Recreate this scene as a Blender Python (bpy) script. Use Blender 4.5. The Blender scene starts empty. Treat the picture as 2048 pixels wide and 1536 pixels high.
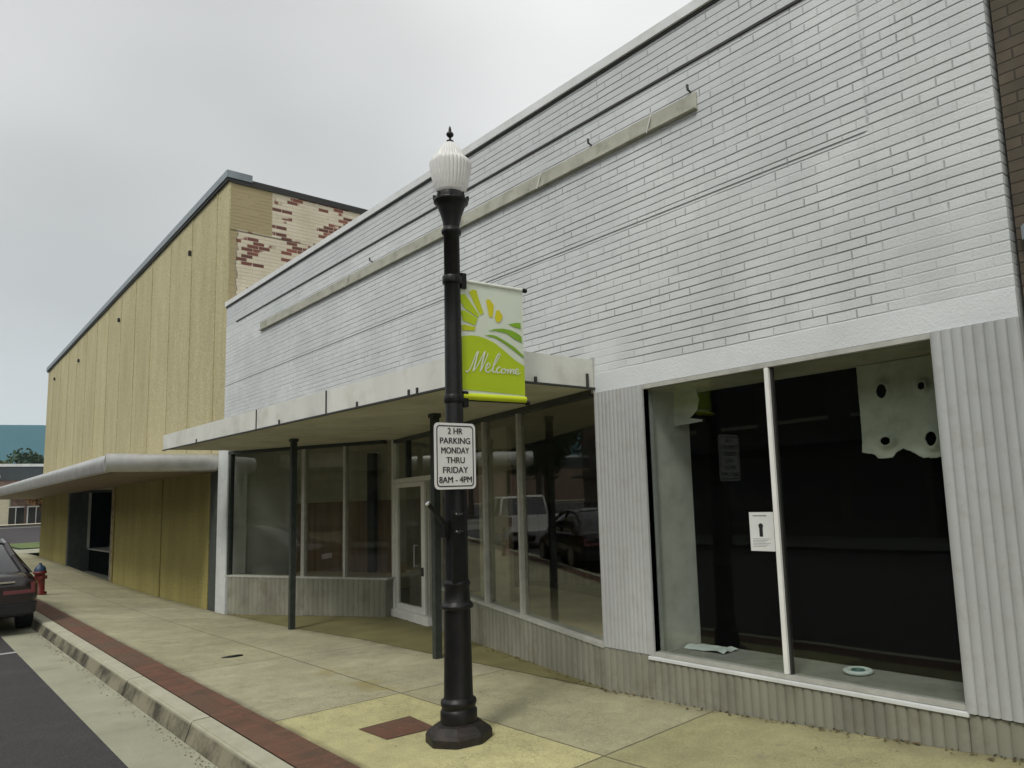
import bpy, bmesh, math, random
import numpy as np
from mathutils import Vector, Matrix, noise as mnoise
random.seed(7)
SC = bpy.context.scene
COL = SC.collection
R = math.radians

# ------------------------------------------------------------------ camera
YAW, PITCH, ROLL, FPX, CX, CY, CH = 0.80485086, 0.12402538, -0.0395307, 1472.373, 1194.05, 801.62, 1.7
cy_, sy_ = math.cos(YAW), math.sin(YAW); cp_, sp_ = math.cos(PITCH), math.sin(PITCH)
fw = Vector((-sy_*cp_, cy_*cp_, sp_)); rt = Vector((cy_, sy_, 0)); up = rt.cross(fw)
cr_, sr_ = math.cos(ROLL), math.sin(ROLL)
rt2 = rt*cr_ + up*sr_; up2 = -rt*sr_ + up*cr_
cam = bpy.data.cameras.new('camera'); camo = bpy.data.objects.new('camera', cam); COL.objects.link(camo)
M = Matrix.Identity(4)
for i in range(3):
    M[i][0] = rt2[i]; M[i][1] = up2[i]; M[i][2] = -fw[i]
M[2][3] = CH
camo.matrix_world = M
cam.sensor_width = 36; cam.lens = FPX*36/2048
cam.shift_x = -(CX-1024)/2048; cam.shift_y = (CY-768)/2048
cam.clip_start = 0.05; cam.clip_end = 6000
SC.camera = camo

# ------------------------------------------------------------------ sky and sun
SUN_EL, SUN_AZ = 48, 215      # overcast: a broad soft sun from the street side
w = bpy.data.worlds.new('World'); SC.world = w; w.use_nodes = True
nt = w.node_tree; nt.nodes.clear()
def N(t, ty, **kw):
    n = t.nodes.new(ty)
    for k, v in kw.items(): setattr(n, k, v)
    return n
out = N(nt, 'ShaderNodeOutputWorld'); bg = N(nt, 'ShaderNodeBackground'); bg.inputs['Strength'].default_value = 0.1
sky = N(nt, 'ShaderNodeTexSky', sky_type='NISHITA'); sky.sun_disc = False
sky.sun_elevation = R(SUN_EL); sky.sun_rotation = R(SUN_AZ)
tc = N(nt, 'ShaderNodeTexCoord')
mp = N(nt, 'ShaderNodeMapping'); mp.inputs['Scale'].default_value = (1, 1, 2.2)
ns = N(nt, 'ShaderNodeTexNoise'); ns.inputs['Scale'].default_value = 1.3; ns.inputs['Detail'].default_value = 3; ns.inputs['Roughness'].default_value = .4
rp = N(nt, 'ShaderNodeValToRGB')
rp.color_ramp.elements[0].position = .34; rp.color_ramp.elements[0].color = (5.6, 5.6, 5.45, 1)
rp.color_ramp.elements[1].position = .66; rp.color_ramp.elements[1].color = (8.3, 8.2, 8.05, 1)
mxw = N(nt, 'ShaderNodeMix', data_type='RGBA'); mxw.inputs[0].default_value = .93
nt.links.new(tc.outputs['Generated'], mp.inputs[0]); nt.links.new(mp.outputs[0], ns.inputs['Vector'])
nt.links.new(ns.outputs['Fac'], rp.inputs[0]); nt.links.new(sky.outputs[0], mxw.inputs[6]); 
dp = N(nt, 'ShaderNodeVectorMath', operation='DOT_PRODUCT'); dp.inputs[1].default_value = Vector((-.88, .08, .46)).normalized(); nt.links.new(tc.outputs['Generated'], dp.inputs[0])
mr = N(nt, 'ShaderNodeMapRange'); mr.interpolation_type = 'SMOOTHSTEP'; mr.inputs[1].default_value = .82; mr.inputs[2].default_value = 1.0; mr.inputs[3].default_value = 1; mr.inputs[4].default_value = .74
nt.links.new(dp.outputs['Value'], mr.inputs[0]); sc_ = N(nt, 'ShaderNodeVectorMath', operation='SCALE'); nt.links.new(rp.outputs[0], sc_.inputs[0]); nt.links.new(mr.outputs[0], sc_.inputs['Scale'])
nt.links.new(sc_.outputs[0], mxw.inputs[7])
nt.links.new(mxw.outputs[2], bg.inputs[0]); nt.links.new(bg.outputs[0], out.inputs[0])
sl = bpy.data.lights.new('sun', 'SUN'); sl.energy = 1.2; sl.angle = R(13); sl.color = (1, .97, .91)
so = bpy.data.objects.new('sun', sl); COL.objects.link(so)
# direction towards the sun: elevation 48 deg, over the street, a little to the right
sd = Vector((.35, -.78, 1.05)).normalized()
so.rotation_euler = sd.to_track_quat('Z', 'Y').to_euler()
sky.sun_rotation = math.atan2(sd.x, sd.y); sky.sun_elevation = math.asin(sd.z)
SC.view_settings.view_transform = 'Standard'; SC.view_settings.look = 'None'
SC.view_settings.exposure = 0.48; SC.view_settings.gamma = 1
SC.render.engine = 'CYCLES'
SC.cycles.max_bounces = 10; SC.cycles.transparent_max_bounces = 16
SC.cycles.use_denoising = True

# ------------------------------------------------------------------ materials
def mat(name, color, rough=.7, metal=0, var=.12, vscale=6, bump=0, bscale=40, spec=.5, tint=None, streak=0, dirt=None):
    """principled surface with noise variation of its own colour; dirt=(colour, noise scale, amount)"""
    m = bpy.data.materials.new(name); m.use_nodes = True; t = m.node_tree; b = t.nodes['Principled BSDF']
    b.inputs['Roughness'].default_value = rough; b.inputs['Metallic'].default_value = metal
    b.inputs['Specular IOR Level'].default_value = spec
    geo = N(t, 'ShaderNodeNewGeometry')
    n1 = N(t, 'ShaderNodeTexNoise'); n1.inputs['Scale'].default_value = vscale; n1.inputs['Detail'].default_value = 6
    vec = geo.outputs['Position']
    if streak:
        mpn = N(t, 'ShaderNodeMapping'); mpn.inputs['Scale'].default_value = (1, 1, 1/streak); t.links.new(vec, mpn.inputs[0]); vec = mpn.outputs[0]
    t.links.new(vec, n1.inputs['Vector'])
    rmp = N(t, 'ShaderNodeMapRange'); rmp.inputs[1].default_value = .3; rmp.inputs[2].default_value = .7
    rmp.inputs[3].default_value = 1-var; rmp.inputs[4].default_value = 1+var
    t.links.new(n1.outputs['Fac'], rmp.inputs[0])
    mul = N(t, 'ShaderNodeVectorMath', operation='SCALE'); mul.inputs[0].default_value = color
    t.links.new(rmp.outputs[0], mul.inputs['Scale']); last = mul.outputs[0]
    if dirt:
        n2 = N(t, 'ShaderNodeTexNoise'); n2.inputs['Scale'].default_value = dirt[1]; n2.inputs['Detail'].default_value = 8; n2.inputs['Roughness'].default_value = .65
        t.links.new(geo.outputs['Position'], n2.inputs['Vector'])
        r2 = N(t, 'ShaderNodeMapRange'); r2.inputs[1].default_value = .5; r2.inputs[2].default_value = .72; r2.inputs[4].default_value = dirt[2]
        t.links.new(n2.outputs['Fac'], r2.inputs[0])
        mx = N(t, 'ShaderNodeMix', data_type='RGBA'); mx.inputs[7].default_value = (*dirt[0], 1)
        t.links.new(r2.outputs[0], mx.inputs[0]); t.links.new(last, mx.inputs[6]); last = mx.outputs[2]
    t.links.new(last, b.inputs['Base Color'])
    if bump:
        n3 = N(t, 'ShaderNodeTexNoise'); n3.inputs['Scale'].default_value = bscale; n3.inputs['Detail'].default_value = 4
        t.links.new(geo.outputs['Position'], n3.inputs['Vector'])
        bp = N(t, 'ShaderNodeBump'); bp.inputs['Strength'].default_value = bump; bp.inputs['Distance'].default_value = .01
        t.links.new(n3.outputs['Fac'], bp.inputs['Height']); t.links.new(bp.outputs[0], b.inputs['Normal'])
    return m

class G:
    """tiny node-graph helper for custom materials"""
    def __init__(s, name, rough=.8):
        s.m = bpy.data.materials.new(name); s.m.use_nodes = True; s.t = s.m.node_tree; s.b = s.t.nodes['Principled BSDF']
        s.b.inputs['Roughness'].default_value = rough
        s.geo = N(s.t, 'ShaderNodeNewGeometry'); s.sep = N(s.t, 'ShaderNodeSeparateXYZ'); s.t.links.new(s.geo.outputs['Position'], s.sep.inputs[0])
        s.P = s.geo.outputs['Position']; s.x, s.y, s.z = s.sep.outputs
    def set(s, sock, v):
        if isinstance(v, bpy.types.NodeSocket): s.t.links.new(v, sock)
        else:
            if hasattr(v, '__len__') and len(v) == 3 and len(sock.default_value) == 4: v = (*v, 1)
            sock.default_value = v
    def f(s, op, a, b=0, c=0, clamp=False):
        n = N(s.t, 'ShaderNodeMath', operation=op); n.use_clamp = clamp
        for i, v in enumerate((a, b, c)): s.set(n.inputs[i], v)
        return n.outputs[0]
    def rng(s, v, a, b, c=0., d=1., smooth=False):
        n = N(s.t, 'ShaderNodeMapRange');
        if smooth: n.interpolation_type = 'SMOOTHSTEP'
        for i, q in enumerate((v, a, b, c, d)): s.set(n.inputs[i], q)
        return n.outputs[0]
    def noise(s, scale, detail=4, vec=None, rough=.5):
        n = N(s.t, 'ShaderNodeTexNoise'); n.inputs['Scale'].default_value = scale; n.inputs['Detail'].default_value = detail; n.inputs['Roughness'].default_value = rough
        s.t.links.new(vec or s.P, n.inputs['Vector']); return n.outputs['Fac']
    def white(s, vec):
        n = N(s.t, 'ShaderNodeTexWhiteNoise', noise_dimensions='3D'); s.t.links.new(vec, n.inputs['Vector']); return n.outputs['Value']
    def vec(s, x, y, z):
        n = N(s.t, 'ShaderNodeCombineXYZ')
        for i, v in enumerate((x, y, z)): s.set(n.inputs[i], v)
        return n.outputs[0]
    def mix(s, fac, a, b, mode='MIX'):
        n = N(s.t, 'ShaderNodeMix', data_type='RGBA', blend_type=mode); s.set(n.inputs[0], fac); s.set(n.inputs[6], a); s.set(n.inputs[7], b); return n.outputs[2]
    def scale(s, col, v):
        n = N(s.t, 'ShaderNodeVectorMath', operation='SCALE'); s.set(n.inputs[0], col); s.set(n.inputs['Scale'], v); return n.outputs[0]
    def win(s, v, a, b, soft=.02):   # 1 inside [a,b]
        return s.f('MULTIPLY', s.rng(v, a-soft, a+soft), s.rng(v, b-soft, b+soft, 1., 0.))
    def fin(s, col, height=None, dist=.01, strength=1.):
        s.set(s.b.inputs['Base Color'], col)
        if height is not None:
            n = N(s.t, 'ShaderNodeBump'); n.inputs['Strength'].default_value = strength; n.inputs['Distance'].default_value = dist
            s.t.links.new(height, n.inputs['Height']); s.t.links.new(n.outputs[0], s.b.inputs['Normal'])
        return s.m

def white_brick():
    g = G('white_painted_brick', .6)
    wob = g.f('MULTIPLY', g.f('SUBTRACT', g.noise(3.5, 5), .5), .010)
    zc = g.f('DIVIDE', g.f('ADD', g.z, wob), .0677)
    row = g.f('FLOOR', zc); fr = g.f('FRACT', zc)
    hj = g.f('MULTIPLY', g.rng(fr, .0, .07), g.rng(fr, .12, .22, 1., 0.))
    # how open each course's joint is: by course and along it
    per = g.white(g.vec(row, 3.3, 1.7)); al = g.noise(1, 4, g.vec(g.f('MULTIPLY', g.x, 1.6), g.f('MULTIPLY', row, 7.13), 0))
    st = g.f('MULTIPLY', g.f('MULTIPLY', g.rng(al, .30, .52, .32, 1.), g.rng(per, 0, 1, .45, 1.)), g.rng(g.x, -13, -4.5, .45, 1.))
    # smooth thickly painted patches
    patch = g.f('MAXIMUM', g.f('MULTIPLY', g.win(g.x, -2.02, -1.2, .12), g.win(g.z, 2.5, 3.34, .08)), g.f('MULTIPLY', g.win(g.x, -4.95, -4.35, .12), g.win(g.z, 2.5, 3.12, .08)))
    patch = g.f('MAXIMUM', patch, g.rng(g.noise(.9, 3), .66, .76))
    band = g.rng(g.z, 2.76, 2.79, 1., 0.)
    keep = g.f('MULTIPLY', g.f('SUBTRACT', 1, g.f('MULTIPLY', patch, .72)), g.f('SUBTRACT', 1, band))
    hjm = g.f('MULTIPLY', g.f('MULTIPLY', hj, st), keep)
    # vertical joints, mostly painted over
    xo = g.f('ADD', g.f('DIVIDE', g.x, .215), g.f('MULTIPLY', g.f('MODULO', g.f('ABSOLUTE', row), 2), .5))
    fx = g.f('FRACT', xo); vj = g.f('MULTIPLY', g.rng(fx, 0, .018), g.rng(fx, .036, .060, 1., 0.))
    br = g.white(g.vec(g.f('FLOOR', xo), row, 5.))
    vst = g.rng(br, .35, 1., .10, .80)
    vjm = g.f('MULTIPLY', g.f('MULTIPLY', vj, vst), keep)
    # wide movement joint and the vertical seam of the old opening
    hv = g.f('MULTIPLY', g.win(g.z, 4.02, 4.034, .004), g.rng(g.x, -2.1, -2.06, 1., 0.))
    sm = g.f('MULTIPLY', g.win(g.f('ADD', g.x, g.f('MULTIPLY', wob, 2)), -2.075, -2.055, .008), g.win(g.z, 4.03, 5.2, .02))
    sm = g.f('MULTIPLY', sm, g.rng(g.noise(9, 3), .35, .6, .1, .5))
    joint = g.f('MAXIMUM', g.f('MAXIMUM', hjm, g.f('MULTIPLY', vjm, .8)), g.f('MAXIMUM', hv, sm))
    base = g.mix(g.rng(g.noise(1.4, 6), .35, .7), (.66, .685, .68), (.55, .58, .575))
    base = g.mix(g.f('MULTIPLY', g.rng(g.noise(1, 5, g.vec(g.f('MULTIPLY', g.x, 5), 0, g.f('MULTIPLY', g.z, .5))), .55, .8), .35), base, (.50, .51, .48))
    base = g.scale(base, g.rng(br, 0, 1, .95, 1.03))
    base = g.scale(base, g.rng(g.noise(90, 2), .3, .7, .93, 1.05))
    run = g.noise(1, 6, g.vec(g.f('MULTIPLY', g.x, 9), 0, g.f('MULTIPLY', g.z, .35)), .7)
    base = g.mix(g.f('MULTIPLY', g.rng(run, .60, .78), .45), base, (.36, .36, .31))
    base = g.mix(g.f('MULTIPLY', g.rng(g.z, 5.19, 5.21), .45), base, (.50, .52, .53))
    chip = g.rng(g.noise(38, 3), .72, .76)
    base = g.mix(g.f('MULTIPLY', chip, .6), base, (.34, .33, .30))
    col = g.mix(g.f('MULTIPLY', joint, .75), base, (.12, .125, .13))
    h = g.f('ADD', g.f('MULTIPLY', joint, -1.), g.f('MULTIPLY', g.noise(60, 3), .25))
    return g.fin(col, h, .012, .9)

def old_brick():   # peeling painted side wall of the yellow building
    g = G('peeling_brick_side_wall', .85)
    zc = g.f('DIVIDE', g.z, .075); row = g.f('FLOOR', zc)
    yo = g.f('ADD', g.f('DIVIDE', g.y, .225), g.f('MULTIPLY', g.f('MODULO', g.f('ABSOLUTE', row), 2), .5))
    br = g.white(g.vec(row, g.f('FLOOR', yo), 2.))
    fz, fy = g.f('FRACT', zc), g.f('FRACT', yo)
    jt = g.f('MAXIMUM', g.rng(fz, .05, .14, 1., 0.), g.rng(fy, .02, .06, 1., 0.))
    big = g.noise(1.5, 3)
    zone = g.win(g.y, 5.6, 7.4, .5)
    pl_ = g.f('ADD', g.f('MULTIPLY', br, .55), g.f('ADD', g.f('MULTIPLY', big, .95), g.f('MULTIPLY', zone, .12)))
    bare = g.f('MULTIPLY', g.rng(pl_, .93, .96), g.f('SUBTRACT', 1, jt))
    paint = g.mix(g.rng(g.noise(2.5, 5), .35, .7), (.66, .60, .46), (.55, .50, .37))
    paint = g.mix(g.f('MULTIPLY', jt, .22), paint, (.36, .32, .25))
    red = g.mix(g.rng(br, .6, 1.), (.24, .085, .06), (.12, .052, .04))
    col = g.mix(bare, paint, red)
    tan = g.f('MULTIPLY', g.rng(g.y, 5.43, 5.45, 1., 0.), g.rng(g.z, 7.23, 7.26))     # cement patch by the corner
    edge = g.rng(g.f('ADD', g.y, g.f('MULTIPLY', g.noise(9, 4), .16)), 4.82, 4.84, 1., 0.)
    col = g.mix(g.f('MAXIMUM', tan, edge), col, (.36, .30, .165))
    crack = g.f('MULTIPLY', g.win(g.z, 7.2, 7.235, .01), g.rng(g.y, 5.7, 6.3, 1., 0.))
    crack = g.f('MAXIMUM', crack, g.f('MULTIPLY', g.win(g.f('ADD', g.y, g.f('MULTIPLY', g.noise(9, 4), .16)), 4.83, 4.85, .01), g.rng(g.z, 7.2, 7.25, 1., 0.)))
    col = g.mix(g.f('MULTIPLY', crack, .8), col, (.07, .05, .03))
    return g.fin(col, g.f('ADD', g.f('MULTIPLY', jt, -.6), g.f('MULTIPLY', bare, -.6)), .01, .7)

def brick_mat(name, c1, c2, mortar, bw=.215, bh=.075, axis='x', mort=.10):
    g = G(name, .85)
    u = g.x if axis == 'x' else g.y
    zc = g.f('DIVIDE', g.z, bh); row = g.f('FLOOR', zc)
    uo = g.f('ADD', g.f('DIVIDE', u, bw), g.f('MULTIPLY', g.f('MODULO', g.f('ABSOLUTE', row), 2), .5))
    fz, fu = g.f('FRACT', zc), g.f('FRACT', uo)
    jt = g.f('MAXIMUM', g.rng(fz, mort*.7, mort*1.3, 1., 0.), g.rng(fu, .03, .06, 1., 0.))
    br = g.white(g.vec(row, g.f('FLOOR', uo), 4.))
    col = g.mix(br, c1, c2); col = g.scale(col, g.rng(g.noise(5, 5), .3, .7, .75, 1.2))
    col = g.mix(jt, col, mortar)
    return g.fin(col, g.f('MULTIPLY', jt, -1.), .01, .6)

JX0, JPX, JY = -3.62, 2.62, 3.42
def sidewalk_mat():
    g = G('pale_concrete_sidewalk', .85)
    wx = g.f('ADD', g.x, g.f('MULTIPLY', g.f('SUBTRACT', g.noise(6, 3), .5), .012))
    xi = g.f('DIVIDE', g.f('SUBTRACT', wx, JX0), JPX); fx = g.f('FRACT', xi)
    jx = g.f('MAXIMUM', g.rng(fx, .0022, .004, 1., 0.), g.rng(fx, .996, .9978))
    wy = g.f('ADD', g.y, g.f('MULTIPLY', g.f('SUBTRACT', g.noise(6, 3), .5), .012))
    jy = g.win(wy, JY-.006, JY+.006, .004)
    jt = g.f('MAXIMUM', jx, jy)
    slab = g.white(g.vec(g.f('FLOOR', xi), g.rng(g.y, JY-.001, JY+.001), 1.))
    near = g.f('MULTIPLY', g.win(g.x, JX0-JPX, JX0, .01), g.rng(g.y, JY-.005, JY+.005, 1., 0.))
    c = g.mix(g.rng(slab, 0, 1), (.42, .40, .265), (.37, .35, .215))
    c = g.mix(near, c, (.50, .465, .235))
    c = g.mix(g.f('MULTIPLY', g.rng(g.x, -3.64, -3.60), .8), c, (.36, .34, .165))
    c = g.scale(c, g.rng(g.noise(1.1, 6, rough=.6), .3, .7, .80, 1.13))
    c = g.scale(c, g.rng(g.noise(70, 3), .3, .7, .84, 1.12)); c = g.scale(c, g.rng(g.noise(260, 2), .3, .7, .85, 1.12)); c = g.scale(c, g.rng(g.noise(5, 7, rough=.7), .3, .7, .84, 1.12))
    st = g.rng(g.noise(.8, 6, rough=.7), .56, .72)
    c = g.mix(g.f('MULTIPLY', st, .55), c, (.22, .21, .125))
    wl = g.f('MULTIPLY', g.rng(g.y, 4.35, 4.60), g.rng(g.noise(5, 5), .35, .6)); c = g.mix(g.f('MULTIPLY', wl, .7), c, (.12, .105, .05))
    kl = g.f('MULTIPLY', g.rng(g.y, 2.31, 2.36, 1., 0.), g.rng(g.noise(3, 5), .3, .6, .3, 1.)); c = g.mix(g.f('MULTIPLY', kl, .75), c, (.11, .09, .055))
    gum = g.rng(g.noise(9, 2), .70, .73); c = g.mix(g.f('MULTIPLY', gum, .35), c, (.2, .18, .13))
    yel = g.f('MULTIPLY', g.win(g.x, -7.9, -6.2, .35), g.f('MULTIPLY', g.win(g.y, 3.25, 3.5, .12), g.rng(g.noise(4, 5), .42, .6)))
    c = g.mix(g.f('MULTIPLY', yel, .65), c, (.30, .24, .05))
    spot = g.rng(g.noise(22, 2), .74, .78)
    c = g.mix(g.f('MULTIPLY', spot, .5), c, (.12, .11, .08))
    c = g.mix(g.f('MULTIPLY', g.rng(g.noise(48, 3, rough=.7), .60, .70), .45), c, (.15, .135, .085))
    c2_ = g.noise(2.3, 8, rough=.62); hair = g.f('MULTIPLY', g.win(c2_, .497, .503, .0015), g.rng(g.noise(.5, 2), .50, .56)); c = g.mix(g.f('MULTIPLY', hair, .6), c, (.12, .11, .07))
    crk = g.win(g.f('ADD', g.y, g.f('MULTIPLY', g.noise(1.5, 6), .8)), 4.2, 4.205, .003)
    crk = g.f('MULTIPLY', crk, g.win(g.x, -8, -4.6, .3))
    c = g.mix(g.f('MAXIMUM', g.f('MULTIPLY', jt, .8), g.f('MULTIPLY', crk, .6)), c, (.10, .09, .055))
    return g.fin(c, g.f('ADD', g.f('MULTIPLY', jt, -1.), g.f('MULTIPLY', g.noise(120, 2), .15)), .008, .8)

def paver_mat(name='red_brick_pavers'):
    g = G(name, .85)
    xi = g.f('DIVIDE', g.x, .10); yi = g.f('DIVIDE', g.y, .20)
    fx, fy = g.f('FRACT', xi), g.f('FRACT', yi)
    jt = g.f('MAXIMUM', g.rng(fx, .04, .09, 1., 0.), g.rng(fy, .02, .05, 1., 0.))
    br = g.white(g.vec(g.f('FLOOR', xi), g.f('FLOOR', yi), 1.))
    c = g.mix(br, (.17, .072, .042), (.115, .052, .03))
    c = g.mix(g.rng(g.noise(1.2, 5), .4, .68), c, (.115, .075, .045))
    c = g.mix(g.f('MULTIPLY', jt, .75), c, (.07, .05, .035))
    c = g.mix(g.f('MULTIPLY', g.rng(g.noise(30, 3), .62, .74), .4), c, (.3, .2, .14)); c = g.mix(g.f('MULTIPLY', g.rng(g.noise(3.3, 6, rough=.7), .5, .68), .75), c, (.07, .05, .03))
    return g.fin(c, g.f('MULTIPLY', jt, -1.), .006, .6)

def stucco(name, c1, c2):
    g = G(name, .9)
    pan = g.white(g.vec(g.f('FLOOR', g.f('DIVIDE', g.f('ADD', g.x, 15.96), 1.74)), 0, 0))
    c = g.mix(g.rng(g.noise(1, 6, g.vec(g.f('MULTIPLY', g.x, 2.2), g.y, g.f('MULTIPLY', g.z, .5)), .6), .35, .7), c1, c2)
    c = g.scale(c, g.rng(pan, 0, 1, .93, 1.05))
    c = g.scale(c, g.rng(g.noise(26, 3), .3, .7, .80, 1.16))
    run = g.noise(1, 6, g.vec(g.f('MULTIPLY', g.x, 7), 0, g.f('MULTIPLY', g.z, .25)), .7)
    c = g.mix(g.f('MULTIPLY', g.rng(run, .58, .76), .45), c, (.17, .145, .07))
    return g.fin(c, g.noise(30, 5), .02, .8)

def glass_mat(name='window_glass', tint=(.89, .90, .86), haze=0.0):
    m = bpy.data.materials.new(name); m.use_nodes = True; t = m.node_tree; t.nodes.clear()
    o = N(t, 'ShaderNodeOutputMaterial'); mx = N(t, 'ShaderNodeMixShader')
    tr = N(t, 'ShaderNodeBsdfTransparent'); tr.inputs[0].default_value = (*tint, 1)
    gl = N(t, 'ShaderNodeBsdfGlossy'); gl.inputs['Roughness'].default_value = .012; gl.inputs[0].default_value = (.95, .97, .95, 1)
    geo = N(t, 'ShaderNodeNewGeometry'); nn = N(t, 'ShaderNodeTexNoise'); nn.inputs['Scale'].default_value = 1.1; nn.inputs['Detail'].default_value = 1
    t.links.new(geo.outputs['Position'], nn.inputs['Vector'])
    bp = N(t, 'ShaderNodeBump'); bp.inputs['Strength'].default_value = .05; bp.inputs['Distance'].default_value = .02
    t.links.new(nn.outputs['Fac'], bp.inputs['Height']); t.links.new(bp.outputs[0], gl.inputs['Normal'])
    dt = N(t, 'ShaderNodeVectorMath', operation='DOT_PRODUCT'); t.links.new(geo.outputs['Incoming'], dt.inputs[0]); t.links.new(geo.outputs['Normal'], dt.inputs[1])
    last = dt.outputs['Value']
    for op, v, sw in (('ABSOLUTE', 0, 0), ('SUBTRACT', 1, 1), ('POWER', 5, 0), ('MULTIPLY_ADD', .95, 0)):   # Schlick, both faces alike
        q = N(t, 'ShaderNodeMath', operation=op); t.links.new(last, q.inputs[1 if sw else 0])
        if op != 'ABSOLUTE': q.inputs[0 if sw else 1].default_value = v
        if op == 'MULTIPLY_ADD': q.inputs[2].default_value = .055
        last = q.outputs[0]
    t.links.new(last, mx.inputs[0]); t.links.new(tr.outputs[0], mx.inputs[1]); t.links.new(gl.outputs[0], mx.inputs[2])
    t.links.new(mx.outputs[0], o.inputs[0])
    return m

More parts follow.
